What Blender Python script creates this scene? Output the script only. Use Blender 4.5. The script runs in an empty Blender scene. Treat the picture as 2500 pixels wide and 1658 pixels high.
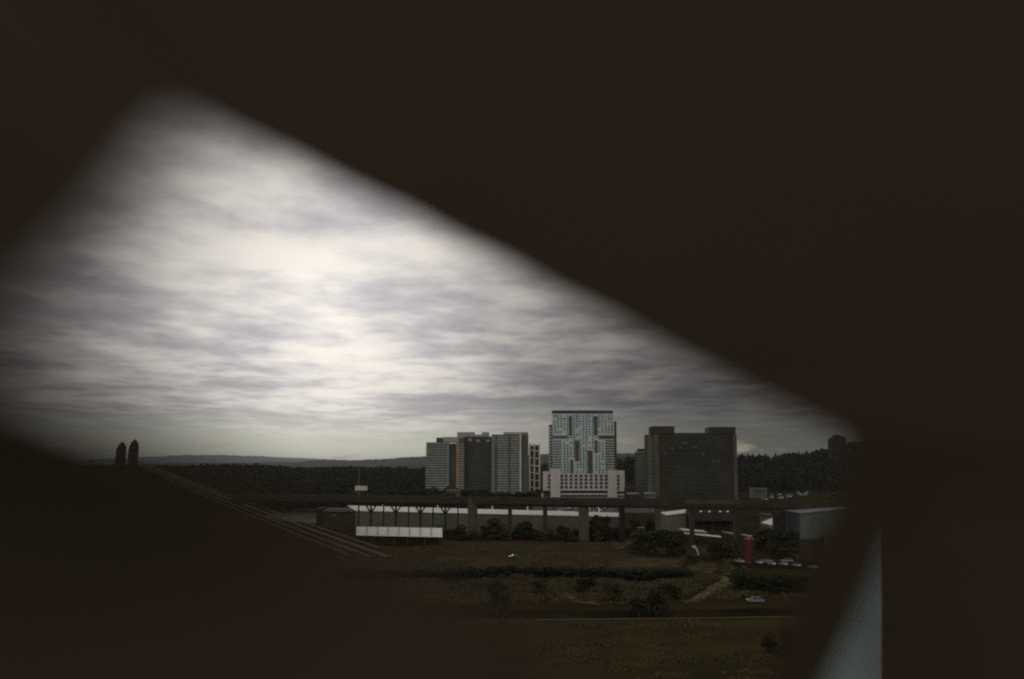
import bpy, math, random
import numpy as np
from mathutils import Vector, Matrix
R = math.radians
random.seed(7)
rng = np.random.default_rng(7)
sc = bpy.context.scene
COL = sc.collection

# ------------------------------------------------------------------ camera
CAMZ = 35.0
TH = R(7.06)
FPX = 2431.0                      # focal length in pixels of the 2500-wide photograph
cd = bpy.data.cameras.new('camera')
cd.sensor_width = 36.0
cd.lens = 36.0 * FPX / 2500.0
cd.clip_start = 0.01
cd.clip_end = 60000
cd.dof.use_dof = True
cd.dof.focus_distance = 15.0
cd.dof.aperture_fstop = 2.7
cam = bpy.data.objects.new('camera', cd)
COL.objects.link(cam)
cam.location = (0, 0, CAMZ)
cam.rotation_euler = (R(90) + TH, 0, 0)
sc.camera = cam

# ------------------------------------------------------------------ view
sc.view_settings.view_transform = 'Standard'
sc.view_settings.look = 'None'
sc.view_settings.exposure = 0.0
sc.view_settings.gamma = 1.0
sc.cycles.use_denoising = False
sc.cycles.max_bounces = 6
sc.cycles.volume_bounces = 1
sc.cycles.filter_width = 2.0
sc.cycles.sample_clamp_indirect = 4.0

# ------------------------------------------------------------------ sky and sun
SUN_AZ, SUN_EL = R(-10.3), R(8.4)
SUN = Vector((math.sin(SUN_AZ) * math.cos(SUN_EL), math.cos(SUN_AZ) * math.cos(SUN_EL), math.sin(SUN_EL)))
w = bpy.data.worlds.new('World')
sc.world = w
w.use_nodes = True
nt = w.node_tree
nt.nodes.clear()
N = nt.nodes
L = nt.links


def mth(op, a, b=None, c=None, clamp=False):
    n = N.new('ShaderNodeMath')
    n.operation = op
    n.use_clamp = clamp
    for i, v in enumerate((a, b, c)):
        if v is None:
            continue
        if isinstance(v, (int, float)):
            n.inputs[i].default_value = v
        else:
            L.new(v, n.inputs[i])
    return n.outputs[0]


def vmix(fac, a, b):
    n = N.new('ShaderNodeMix')
    n.data_type = 'RGBA'
    if isinstance(fac, (int, float)):
        n.inputs[0].default_value = fac
    else:
        L.new(fac, n.inputs[0])
    for s, v in ((6, a), (7, b)):
        if isinstance(v, tuple):
            n.inputs[s].default_value = (*v, 1)
        else:
            L.new(v, n.inputs[s])
    return n.outputs[2]


def scale_col(col, f):
    n = N.new('ShaderNodeVectorMath')
    n.operation = 'SCALE'
    if isinstance(col, tuple):
        n.inputs[0].default_value = col
    else:
        L.new(col, n.inputs[0])
    L.new(f, n.inputs['Scale'])
    return n.outputs[0]


def sstep(v, a, b):
    n = N.new('ShaderNodeMapRange')
    n.interpolation_type = 'SMOOTHSTEP'
    n.inputs[1].default_value = a
    n.inputs[2].default_value = b
    L.new(v, n.inputs[0])
    return n.outputs[0]


tc = N.new('ShaderNodeTexCoord')
nv = N.new('ShaderNodeVectorMath')
nv.operation = 'NORMALIZE'
L.new(tc.outputs['Generated'], nv.inputs[0])
DIR = nv.outputs[0]
sx = N.new('ShaderNodeSeparateXYZ')
L.new(DIR, sx.inputs[0])
zc = mth('ADD', mth('MAXIMUM', sx.outputs[2], 0.0), 0.065)
cx = N.new('ShaderNodeCombineXYZ')
L.new(mth('DIVIDE', sx.outputs[0], zc), cx.inputs[0])
L.new(mth('MULTIPLY', mth('DIVIDE', sx.outputs[1], zc), 0.78), cx.inputs[1])


def noise(scale, detail, rough, off, dist=0.0):
    m = N.new('ShaderNodeMapping')
    L.new(cx.outputs[0], m.inputs[0])
    m.inputs[1].default_value = off
    n = N.new('ShaderNodeTexNoise')
    n.inputs['Scale'].default_value = scale
    n.inputs['Detail'].default_value = detail
    n.inputs['Roughness'].default_value = rough
    n.inputs['Distortion'].default_value = dist
    L.new(m.outputs[0], n.inputs['Vector'])
    return n.outputs[0]


n_big = noise(0.85, 4, 0.5, (5.3, 2.9, 4.3), 0.0)
n_mid = noise(2.4, 8, 0.55, (2.7, 8.2, 3.3), 0.1)
n_fine = noise(7.0, 6, 0.6, (1.2, 9.1, 2.0), 0.1)
lump = mth('ADD', mth('MULTIPLY', n_big, 0.45), mth('ADD', mth('MULTIPLY', n_mid, 0.42), mth('MULTIPLY', n_fine, 0.13)))
cl = sstep(lump, 0.39, 0.62)                       # 0 = thick grey cloud, 1 = thin bright cloud
dp = N.new('ShaderNodeVectorMath')
dp.operation = 'DOT_PRODUCT'
L.new(DIR, dp.inputs[0])
dp.inputs[1].default_value = SUN
dot = dp.outputs['Value']
om = mth('SUBTRACT', 1.0, dot)
glow = mth('EXPONENT', mth('MULTIPLY', om, -2.0 / 0.235 ** 2))
core = mth('EXPONENT', mth('MULTIPLY', om, -2.0 / 0.175 ** 2))
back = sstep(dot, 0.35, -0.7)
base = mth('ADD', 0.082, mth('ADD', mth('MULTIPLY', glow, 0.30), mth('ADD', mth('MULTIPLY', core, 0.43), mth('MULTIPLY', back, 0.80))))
# seen against the light the lumps show strongest beside the glow, thin cloud washes out in it
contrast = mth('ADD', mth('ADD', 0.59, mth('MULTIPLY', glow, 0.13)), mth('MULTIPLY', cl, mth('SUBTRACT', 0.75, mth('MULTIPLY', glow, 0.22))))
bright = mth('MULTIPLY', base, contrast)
ccol = vmix(cl, (0.98, 0.92, 0.955), (1.02, 0.96, 0.87))
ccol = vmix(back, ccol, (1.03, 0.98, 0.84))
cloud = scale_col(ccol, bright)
sky = N.new('ShaderNodeTexSky')
sky.sky_type = 'NISHITA'
sky.sun_disc = False
sky.sun_elevation = SUN_EL
sky.sun_rotation = SUN_AZ
sky.air_density = 1.0
sky.dust_density = 1.0
sky.ozone_density = 2.0
SKY_STRENGTH = 0.05
clear0 = scale_col(sky.outputs[0], mth('ADD', SKY_STRENGTH, 0.0))
# thin greenish-grey veil of high cloud in front of the clear band, a little brighter under the sun
veil = scale_col((0.80, 0.94, 0.90), mth('ADD', 0.06, mth('MULTIPLY', glow, 0.62)))
clear = vmix(0.95, clear0, veil)
# gap of clear sky under the cloud deck, its upper edge ragged
edge = mth('ADD', sx.outputs[2], mth('MULTIPLY', mth('SUBTRACT', n_big, 0.5), 0.05))
deck = sstep(edge, 0.018, 0.058)
# small far cumulus just above the horizon
mp = N.new('ShaderNodeMapping')
L.new(DIR, mp.inputs[0])
mp.inputs[3].default_value = (9, 9, 46)
cn = N.new('ShaderNodeTexNoise')
cn.inputs['Scale'].default_value = 2.2
cn.inputs['Detail'].default_value = 4
L.new(mp.outputs[0], cn.inputs['Vector'])
puff = mth('MULTIPLY', sstep(cn.outputs[0], 0.55, 0.66), mth('MULTIPLY', sstep(sx.outputs[2], 0.030, 0.012), 0.55))
clear2 = vmix(puff, clear, (0.42, 0.36, 0.28))
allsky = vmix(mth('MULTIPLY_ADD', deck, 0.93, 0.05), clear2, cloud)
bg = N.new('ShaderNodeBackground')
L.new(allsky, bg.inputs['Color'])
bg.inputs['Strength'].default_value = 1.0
wo = N.new('ShaderNodeOutputWorld')
L.new(bg.outputs[0], wo.inputs['Surface'])

sd = bpy.data.lights.new('sun', 'SUN')
sd.energy = 0.5
sd.angle = R(14)
sd.color = (1.0, 0.93, 0.82)
so = bpy.data.objects.new('sun', sd)
COL.objects.link(so)
so.rotation_euler = SUN.to_track_quat('Z', 'Y').to_euler()


# ------------------------------------------------------------------ helpers
def ray(x, y):
    u = (x - 1250.0) / FPX
    v = (829.0 - y) / FPX
    return Vector((u, math.cos(TH) - v * math.sin(TH), math.sin(TH) + v * math.cos(TH)))


def at(x, y, Y):
    d = ray(x, y)
    t = Y / d.y
    return Vector((d.x * t, Y, CAMZ + d.z * t))


def gnd(x, y, z=0.0):
    d = ray(x, y)
    t = (z - CAMZ) / d.z
    return Vector((d.x * t, d.y * t, z))


def mat(name, col, rough=0.8, col2=None, scale=1.0, spec=0.3, detail=6, metallic=0.0, lo=0.35, hi=0.65, stretch=(1, 1, 1), bump=0.0):
    m = bpy.data.materials.new(name)
    m.use_nodes = True
    t = m.node_tree
    b = t.nodes['Principled BSDF']
    b.inputs['Roughness'].default_value = rough
    b.inputs['Specular IOR Level'].default_value = spec
    b.inputs['Metallic'].default_value = metallic
    if col2 is None:
        col2 = tuple(c * 0.75 for c in col)
    tcn = t.nodes.new('ShaderNodeTexCoord')
    mp = t.nodes.new('ShaderNodeMapping')
    mp.inputs[3].default_value = stretch
    n = t.nodes.new('ShaderNodeTexNoise')
    n.inputs['Scale'].default_value = scale
    n.inputs['Detail'].default_value = detail
    n.inputs['Roughness'].default_value = 0.6
    r = t.nodes.new('ShaderNodeValToRGB')
    r.color_ramp.elements[0].position = lo
    r.color_ramp.elements[1].position = hi
    r.color_ramp.elements[0].color = (*col2, 1)
    r.color_ramp.elements[1].color = (*col, 1)
    t.links.new(tcn.outputs['Object'], mp.inputs[0])
    t.links.new(mp.outputs[0], n.inputs['Vector'])
    t.links.new(n.outputs[0], r.inputs[0])
    t.links.new(r.outputs[0], b.inputs['Base Color'])
    if bump:
        bn = t.nodes.new('ShaderNodeBump')
        bn.inputs['Strength'].default_value = bump
        t.links.new(n.outputs[0], bn.inputs['Height'])
        t.links.new(bn.outputs[0], b.inputs['Normal'])
    return m


class MB:
    def __init__(s):
        s.v = []
        s.f = []

    def poly(s, pts):
        k = len(s.v)
        s.v += [tuple(p) for p in pts]
        s.f.append(tuple(range(k, k + len(pts))))

    def box(s, x0, x1, y0, y1, z0, z1):
        k = len(s.v)
        s.v += [(x0, y0, z0), (x1, y0, z0), (x1, y1, z0), (x0, y1, z0), (x0, y0, z1), (x1, y0, z1), (x1, y1, z1), (x0, y1, z1)]
        for q in ((3, 2, 1, 0), (4, 5, 6, 7), (0, 1, 5, 4), (1, 2, 6, 5), (2, 3, 7, 6), (3, 0, 4, 7)):
            s.f.append(tuple(k + i for i in q))
        return s

    def bar(s, a, b, wx, wz):
        """box beam from a to b, wx wide sideways and wz high"""
        a, b = Vector(a), Vector(b)
        d = (b - a).normalized()
        up = Vector((0, 0, 1)) if abs(d.z) < 0.95 else Vector((0, 1, 0))
        sd_ = d.cross(up).normalized() * wx / 2
        u = sd_.cross(d).normalized() * wz / 2
        k = len(s.v)
        for p in (a, b):
            s.v += [tuple(p - sd_ - u), tuple(p + sd_ - u), tuple(p + sd_ + u), tuple(p - sd_ + u)]
        for q in ((3, 2, 1, 0), (4, 5, 6, 7), (0, 1, 5, 4), (1, 2, 6, 5), (2, 3, 7, 6), (3, 0, 4, 7)):
            s.f.append(tuple(k + i for i in q))
        return s

    def tube(s, pts, rad, n=8):
        k = len(s.v)
        m = len(pts)
        rad = rad if isinstance(rad, (list, tuple)) else [rad] * m
        for i, p in enumerate(pts):
            p = Vector(p)
            d = (Vector(pts[min(i + 1, m - 1)]) - Vector(pts[max(i - 1, 0)])).normalized()
            up = Vector((0, 0, 1)) if abs(d.z) < 0.9 else Vector((1, 0, 0))
            a = d.cross(up).normalized()
            b = a.cross(d)
            for j in range(n):
                t = 2 * math.pi * j / n
                s.v.append(tuple(p + (a * math.cos(t) + b * math.sin(t)) * rad[i]))
        for i in range(m - 1):
            for j in range(n):
                s.f.append((k + i * n + j, k + i * n + (j + 1) % n, k + (i + 1) * n + (j + 1) % n, k + (i + 1) * n + j))
        s.f.append(tuple(k + j for j in reversed(range(n))))
        s.f.append(tuple(k + (m - 1) * n + j for j in range(n)))
        return s

    def prism(s, prof, axis, a0, a1):
        """extrude a closed 2-D profile; axis 'x': profile is (y,z); 'y': profile is (x,z); 'z': profile is (x,y)"""
        def P(p, a):
            return {'x': (a, p[0], p[1]), 'y': (p[0], a, p[1]), 'z': (p[0], p[1], a)}[axis]
        k = len(s.v)
        n = len(prof)
        s.v += [P(p, a0) for p in prof] + [P(p, a1) for p in prof]
        s.f.append(tuple(k + i for i in reversed(range(n))))
        s.f.append(tuple(k + n + i for i in range(n)))
        for i in range(n):
            j = (i + 1) % n
            s.f.append((k + i, k + j, k + n + j, k + n + i))
        return s

    def mesh(s, name):
        me = bpy.data.meshes.new(name)
        me.from_pydata(s.v, [], s.f)
        me.update()
        return me

    def build(s, name, m, parent=None, fix=True):
        me = s.mesh(name)
        if fix:
            import bmesh
            bm = bmesh.new()
            bm.from_mesh(me)
            bmesh.ops.recalc_face_normals(bm, faces=bm.faces)
            bm.to_mesh(me)
            bm.free()
        return link(name, me, m, parent)


def link(name, me, m=None, parent=None):
    o = bpy.data.objects.new(name, me)
    COL.objects.link(o)
    if m is not None and not me.materials:
        me.materials.append(m)
    if parent is not None:
        o.parent = parent
        o.matrix_parent_inverse = Matrix.Identity(4)
        o.location = -parent.location if parent.type == 'EMPTY' and parent.parent is None else (0, 0, 0)
    return o


def tag(o, label=None, cat=None, group=None, kind=None):
    for k, v in (('label', label), ('category', cat), ('group', group), ('kind', kind)):
        if v:
            o[k] = v
    return o


def thing(name, loc, label, cat, group=None):
    o = bpy.data.objects.new(name, None)
    COL.objects.link(o)
    o.location = loc
    o.empty_display_size = 0.5
    return tag(o, label, cat, group)


def copy_tree(o, parent=None):
    c = o.copy()
    COL.objects.link(c)
    if parent is not None:
        c.parent = parent
    for ch in list(o.children):
        copy_tree(ch, c)
    return c


def structure(name, mb, m):
    return tag(mb.build(name, m), kind='structure')


# ------------------------------------------------------------------ materials
M = {}
M['ground'] = mat('dry_ground', (0.062, 0.044, 0.021), 0.95, (0.024, 0.020, 0.011), 0.035, 0.0, 9, lo=0.3, hi=0.7)
M['field'] = mat('brown_grass', (0.092, 0.067, 0.034), 0.95, (0.042, 0.032, 0.017), 0.06, 0.0, 10, lo=0.3, hi=0.72)
M['verge'] = mat('olive_grass', (0.078, 0.058, 0.025), 0.95, (0.034, 0.028, 0.014), 0.045, 0.0, 10, lo=0.3, hi=0.7)
M['dirt'] = mat('pale_dirt', (0.19, 0.155, 0.095), 0.95, (0.055, 0.044, 0.024), 0.22, 0.0, 8, lo=0.32, hi=0.66)
M['yard'] = mat('trodden_dirt', (0.12, 0.098, 0.06), 0.95, (0.05, 0.04, 0.022), 0.2, 0.0, 9)
M['asphalt'] = mat('asphalt', (0.036, 0.027, 0.015), 0.95, (0.018, 0.015, 0.009), 0.06, 0.0, 10)
M['kerb'] = mat('kerb_concrete', (0.12, 0.102, 0.07), 0.9, (0.07, 0.06, 0.042), 0.3, 0.2)
M['gravel'] = mat('grey_gravel', (0.135, 0.135, 0.125), 0.95, (0.08, 0.08, 0.072), 0.09, 0.1, 8)
M['concrete'] = mat('tan_concrete', (0.085, 0.067, 0.042), 0.9, (0.05, 0.04, 0.026), 0.25, 0.2, stretch=(1, 1, .25))
M['dark_concrete'] = mat('dark_concrete', (0.045, 0.036, 0.026), 0.9, (0.026, 0.021, 0.016), 0.2, 0.2)
M['steel'] = mat('dark_steel', (0.026, 0.022, 0.017), 0.9, None, 0.5, 0.05)
M['white_roof'] = mat('white_metal_roof', (0.88, 0.86, 0.85), 0.6, (0.82, 0.80, 0.79), 0.12, 0.4, detail=3)
M['grey_wall'] = mat('grey_metal_cladding', (0.165, 0.168, 0.135), 0.85, (0.11, 0.112, 0.09), 0.12, 0.2, stretch=(1, 1, .3))
M['bluegrey_wall'] = mat('blue_grey_cladding', (0.095, 0.105, 0.108), 0.85, (0.06, 0.066, 0.068), 0.1, 0.2, stretch=(1, 1, .3))
M['brown_wall'] = mat('brown_wall', (0.05, 0.038, 0.026), 0.9, (0.03, 0.023, 0.016), 0.15, 0.2)
M['white_panel'] = mat('pale_blue_white_cladding', (0.43, 0.505, 0.535), 0.75, (0.34, 0.40, 0.425), 0.08, 0.3, stretch=(1, 1, .4))
M['pink_stone'] = mat('pale_pinkish_concrete', (0.52, 0.485, 0.49), 0.85, (0.42, 0.395, 0.40), 0.12, 0.2, stretch=(1, 1, .4))
M['glass'] = mat('dark_window_glass', (0.035, 0.042, 0.045), 0.25, (0.018, 0.022, 0.024), 0.4, 0.12)
M['brown_strip'] = mat('brown_panel', (0.10, 0.086, 0.064), 0.8, (0.065, 0.056, 0.042), 0.2, 0.2)
M['cap'] = mat('dark_roof_cap', (0.05, 0.042, 0.036), 0.8, None, 0.2, 0.2)
M['blue_spandrel'] = mat('blue_grey_spandrel', (0.26, 0.28, 0.295), 0.75, (0.175, 0.19, 0.20), 0.15, 0.3)
M['pink_block'] = mat('pinkish_grey_wall', (0.33, 0.30, 0.29), 0.85, (0.24, 0.22, 0.21), 0.12, 0.2)
M['lit_and_tan'] = mat('orange_lit_and_tan_wall', (0.34, 0.21, 0.125), 0.85, (0.24, 0.15, 0.09), 0.3, 0.2)  # orange light on tower edges put into the wall colour
M['dark_facade'] = mat('dark_facade', (0.11, 0.115, 0.10), 0.75, (0.07, 0.073, 0.064), 0.1, 0.2, stretch=(1, 1, .5))
M['olive_facade'] = mat('olive_dark_facade', (0.085, 0.078, 0.052), 0.8, (0.05, 0.046, 0.032), 0.12, 0.2, stretch=(1, 1, .5))
M['white_frame'] = mat('white_concrete_frame', (0.62, 0.61, 0.55), 0.8, (0.50, 0.49, 0.44), 0.15, 0.2)
M['block_wall'] = mat('dark_brown_masonry', (0.052, 0.042, 0.026), 0.9, (0.034, 0.028, 0.018), 0.12, 0.2, stretch=(1, 1, .5))
M['block_pier'] = mat('brown_masonry_pier', (0.10, 0.076, 0.048), 0.9, (0.065, 0.05, 0.032), 0.15, 0.2, stretch=(1, 1, .5))
M['pale_glass'] = mat('greyish_window_glass', (0.13, 0.15, 0.145), 0.4, (0.07, 0.08, 0.078), 0.1, 0.12)
M['block_glass'] = mat('dark_ribbon_glass', (0.034, 0.036, 0.034), 0.35, (0.018, 0.019, 0.017), 0.05, 0.12, lo=0.42, hi=0.66)
M['red'] = mat('red_paint', (0.115, 0.027, 0.016), 0.9, (0.065, 0.017, 0.011), 0.5, 0.3)
M['car_white'] = mat('white_car_paint', (0.36, 0.36, 0.35), 0.4, (0.32, 0.32, 0.31), 1, 0.5)
M['car_silver'] = mat('silver_car_paint', (0.16, 0.175, 0.20), 0.35, (0.13, 0.145, 0.165), 1, 0.5)
M['car_dark'] = mat('dark_car_paint', (0.05, 0.055, 0.07), 0.3, None, 1, 0.5)
M['tyre'] = mat('tyre_rubber', (0.02, 0.02, 0.02), 0.9)
M['bark'] = mat('bark', (0.05, 0.038, 0.026), 0.95, (0.03, 0.023, 0.016), 3)
M['leaf'] = mat('dark_green_leaves', (0.042, 0.042, 0.018), 0.8, (0.018, 0.020, 0.010), 0.7, 0.15)
M['leaf_brown'] = mat('olive_brown_leaves', (0.074, 0.060, 0.030), 0.8, (0.038, 0.032, 0.017), 0.7, 0.15)
M['needle'] = mat('dark_conifer_needles', (0.026, 0.030, 0.018), 0.85, (0.013, 0.016, 0.010), 0.6, 0.15)
M['forest'] = mat('forest_canopy', (0.024, 0.022, 0.009), 0.9, (0.009, 0.010, 0.005), 0.03, 0.1, 9, lo=0.35, hi=0.68)
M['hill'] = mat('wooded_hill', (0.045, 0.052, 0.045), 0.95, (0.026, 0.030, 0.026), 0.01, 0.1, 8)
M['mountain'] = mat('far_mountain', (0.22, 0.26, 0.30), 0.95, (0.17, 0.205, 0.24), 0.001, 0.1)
M['cabin'] = mat('dark_brown_cabin_lining', (0.043, 0.031, 0.0225), 0.95, (0.041, 0.0295, 0.0215), 6, 0.05)
M['cabin_panel'] = mat('pale_blue_grey_panel', (0.33, 0.405, 0.45), 0.7, (0.29, 0.36, 0.40), 5, 0.2)
M['rail'] = mat('pale_cable_sheath', (0.21, 0.185, 0.135), 0.85, (0.16, 0.14, 0.10), 0.5, 0.2)
M['ballast'] = mat('track_ballast', (0.052, 0.043, 0.027), 0.95, (0.03, 0.026, 0.017), 0.5, 0.1)
M['lamp_lit'] = bpy.data.materials.new('lit_window')
M['lamp_lit'].use_nodes = True
_b = M['lamp_lit'].node_tree.nodes['Principled BSDF']
_b.inputs['Base Color'].default_value = (0.6, 0.55, 0.45, 1)
_b.inputs['Emission Color'].default_value = (1.0, 0.86, 0.62, 1)
_b.inputs['Emission Strength'].default_value = 0.22


# ------------------------------------------------------------------ terrain
def ss(a, b, v):
    t = np.clip((np.asarray(v, float) - a) / (b - a), 0, 1)
    return t * t * (3 - 2 * t)


def hgt(x, y):
    x = np.asarray(x, float)
    y = np.asarray(y, float)
    h = ss(1050, 2300, y) * 17
    az = x / np.maximum(y, 1.0)
    h = h + ss(1080, 1750, y) * (24 * ss(0.02, 0.20, az))
    h = h + ss(1150, 1700, y) * 23 * np.exp(-((az - 0.355) / 0.05) ** 2)
    h = h + ss(1150, 1700, y) * 16 * ss(0.33, 0.5, az)
    h = h + ss(1500, 2300, y) * (3.0 * np.sin(x / 130.0) + 2.0 * np.sin(x / 47.0 + 1.3))
    return h


ys = np.concatenate([np.linspace(-300, 600, 20), np.linspace(625, 2400, 90), np.linspace(2500, 9000, 20)])
xs = np.concatenate([np.linspace(-9000, -1700, 16), np.linspace(-1650, 1650, 150), np.linspace(1700, 9000, 16)])
gx, gy = np.meshgrid(xs, ys)
gz = hgt(gx, gy)
mb = MB()
mb.v = [tuple(p) for p in np.stack([gx.ravel(), gy.ravel(), gz.ravel()], 1).tolist()]
nx = len(xs)
mb.f = [(j * nx + i, j * nx + i + 1, (j + 1) * nx + i + 1, (j + 1) * nx + i) for j in range(len(ys) - 1) for i in range(nx - 1)]
g = structure('ground', mb, M['ground'])


def ridge(name, m, Y, prof, depth, foot=-3.0):
    """a far ridge: crest heights from a list of (pixel x, pixel y), falling away in front and behind"""
    px = np.array([p[0] for p in prof], float)
    py = np.array([p[1] for p in prof], float)
    n = 160
    X = np.linspace(px[0], px[-1], n)
    Yp = np.interp(X, px, py)
    rows = []
    for k, f in enumerate((-1, -0.6, -0.25, 0, 0.35, 1)):
        rr = []
        for a, b in zip(X, Yp):
            c = at(a, b, Y)
            z = foot + (c.z - foot) * max(0.0, 1 - abs(f)) ** 0.8
            if f == 0:
                z += random.uniform(-1, 1) * Y * 0.00035
            rr.append((c.x * (1 + f * depth / Y), Y + f * depth, z))
        rows.append(rr)
    mb = MB()
    mb.v = [p for r in rows for p in r]
    mb.f = [(j * n + i, j * n + i + 1, (j + 1) * n + i + 1, (j + 1) * n + i) for j in range(len(rows) - 1) for i in range(n - 1)]
    return structure(name, mb, m)


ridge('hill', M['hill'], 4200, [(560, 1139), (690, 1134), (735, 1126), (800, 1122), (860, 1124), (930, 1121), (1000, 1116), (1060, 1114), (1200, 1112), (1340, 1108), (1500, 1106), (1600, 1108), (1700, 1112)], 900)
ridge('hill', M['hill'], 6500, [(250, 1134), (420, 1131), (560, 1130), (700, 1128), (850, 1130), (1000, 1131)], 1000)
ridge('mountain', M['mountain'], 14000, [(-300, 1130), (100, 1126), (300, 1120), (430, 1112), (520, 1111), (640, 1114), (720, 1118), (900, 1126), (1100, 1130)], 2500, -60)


# sheets of ground cover, laid on the flat ground
def sheet(name, px, m, z, rag=0):
    mb = MB()
    pts = []
    for k in range(len(px)):
        (xa, ya), (xb, yb) = px[k], px[(k + 1) % len(px)]
        for t in range(rag or 1):
            f = t / (rag or 1)
            j_ = 0 if not rag else 1
            pts.append((xa + (xb - xa) * f + j_ * random.uniform(-5, 5), ya + (yb - ya) * f + j_ * random.uniform(-1.6, 1.6)))
    mb.poly([gnd(a, b, 0.0) + Vector((0, 0, z)) for a, b in pts])
    return structure(name, mb, m)


sheet('field', [(820, 1322), (1130, 1318), (1500, 1322), (1700, 1352), (1660, 1386), (1450, 1389), (1100, 1386), (820, 1386)], M['field'], 0.04)
sheet('grass_verge', [(1060, 1520), (1420, 1517), (1960, 1511), (2200, 1510), (2500, 1900), (700, 1900)], M['verge'], 0.04)
sheet('dirt_path', [(1782, 1376), (1800, 1378), (1802, 1402), (1800, 1428), (1762, 1449), (1702, 1469), (1670, 1472), (1694, 1456), (1738, 1430), (1764, 1412), (1774, 1394)], M['dirt'], 0.09, 5)
sheet('dirt_yard', [(1688, 1376), (1745, 1374), (1752, 1392), (1735, 1400), (1690, 1395), (1672, 1385)], M['yard'], 0.09, 7)
sheet('dirt_yard', [(1560, 1363), (1660, 1368), (1650, 1384), (1590, 1386), (1500, 1384), (1500, 1372)], M['yard'], 0.09, 7)
sheet('parking_lot', [(1760, 1366), (2150, 1372), (2150, 1392), (1800, 1386)], M['asphalt'], 0.09)
sheet('gravel_yard', [(690, 1243), (776, 1241), (776, 1279), (705, 1274), (640, 1262)], M['gravel'], 0.09)
sheet('gravel_yard', [(1490, 1318), (1590, 1318), (1590, 1342), (1500, 1340)], M['gravel'], 0.09)
sheet('street', [(1300, 1232), (1560, 1232), (1640, 1252), (1300, 1252)], M['gravel'], 0.07)
sheet('road', [(1180, 1494), (1700, 1489), (1990, 1482), (2200, 1480), (2200, 1498), (1990, 1503), (1700, 1507), (1180, 1513)], M['asphalt'], 0.04)
sheet('parking_lot', [(1880, 1206), (1985, 1190), (2010, 1196), (1900, 1220)], M['asphalt'], 0.07)
mb = MB()
for (a, b) in (((1180, 1515), (1700, 1510)), ((1700, 1510), (1990, 1505)), ((1990, 1505), (2200, 1503))):
    p, q = gnd(*a), gnd(*b)
    mb.bar((p.x, p.y, 0.07), (q.x, q.y, 0.07), 0.55, 0.14)
structure('kerb', mb, M['kerb'])
mb = MB()
mb.poly([gnd(1340, 1440), gnd(1420, 1452), gnd(1470, 1478), gnd(1390, 1470)])
mb.v = [(a, b, 0.09) for a, b, c in mb.v]
structure('dirt_patch', mb, mat('ochre_soil', (0.115, 0.082, 0.034), 0.95, (0.055, 0.043, 0.02), 0.12, 0.1, 8))

# ------------------------------------------------------------------ the dark cabin round the camera
cab = thing('viewing_cabin', (0, 0, 33.2), 'very dark out of focus cabin wall around the slanted window opening, nearest of all', 'cabin')


def cpt(x, y, d):
    return Vector((0, 0, CAMZ)) + ray(x, y) * d


HOLE = [(400, 245, .115), (430, 240, .14), (520, 272, .19), (620, 318, .23), (720, 360, .26), (860, 432, .285), (1000, 494, .30), (1130, 566, .30), (1250, 620, .30), (1390, 700, .30), (1500, 750, .30), (1640, 828, .30), (1750, 880, .305), (1880, 950, .31), (1980, 995, .315),
        (2080, 1050, .32), (2125, 1110, .325), (2150, 1200, .33), (2172, 1262, .33), (2290, 1340, .33), (2380, 1500, .33), (2420, 1700, .33), (2400, 1950, .32),
        (1900, 2050, .29), (1650, 2000, .20), (1450, 1790, .14), (1230, 1605, .12), (1010, 1480, .115), (790, 1368, .11), (560, 1243, .10), (350, 1138, .092), (170, 1062, .086), (30, 1020, .083),
        (-60, 930, .08), (-70, 820, .08), (-35, 740, .08), (85, 640, .08), (215, 495, .084), (315, 350, .095)]
cen = (1150, 1000)
front, outer = [], []
nh = len(HOLE)
INS = []
for i in range(nh):                 # the blurred edge reads about a quarter of the blur outside the true edge
    (xa_, ya_, _), (x, y, d), (xb_, yb_, _) = HOLE[i - 1], HOLE[i], HOLE[(i + 1) % nh]
    tx, ty = xb_ - xa_, yb_ - ya_
    ln = math.hypot(tx, ty)
    k = 0.27 * 30 / d
    INS.append((x - ty / ln * k, y + tx / ln * k, d))
HOLE = INS
for (x, y, d) in HOLE:
    front.append(cpt(x, y, d))
for (x, y, d) in HOLE:
    dx, dy = (x - cen[0]), (y - cen[1])
    k = min((2900 / abs(dx)) if dx else 1e9, (2300 / abs(dy)) if dy else 1e9)
    up = -dy / math.hypot(dx, dy)        # the wall leans away from the viewer at the top
    outer.append(cpt(cen[0] + dx * k, cen[1] + dy * k, (d + 0.05) * (1 + 0.45 * up) if up > 0 else (d + 0.05 * (1 + up) * .6) * (1 + 0.52 * up)))
n = len(HOLE)
mb = MB()
camp = Vector((0, 0, CAMZ))
hb = []
for i, p in enumerate(front):       # back edge of the opening: further out and a little wider, so the front edge is what one sees
    x, y, d = HOLE[i]
    x2 = cen[0] + (x - cen[0]) * 1.10
    y2 = cen[1] + (y - cen[1]) * 1.10
    hb.append(cpt(x2, y2, d + 0.035))
ob = [p + Vector((0, 0.04, 0)) for p in outer]
mb.v = [tuple(p) for p in front + outer + hb + ob + front + outer]
for i in range(n):
    j = (i + 1) % n
    mb.f += [(i, j, n + j, n + i), (4 * n + i, 2 * n + i, 2 * n + j, 4 * n + j), (2 * n + i, 3 * n + i, 3 * n + j, 2 * n + j), (5 * n + i, 5 * n + j, 3 * n + j, 3 * n + i)]
wp = mb.build('wall_panel', M['cabin'], cab)
for p_ in wp.data.polygons:
    p_.use_smooth = True
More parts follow.
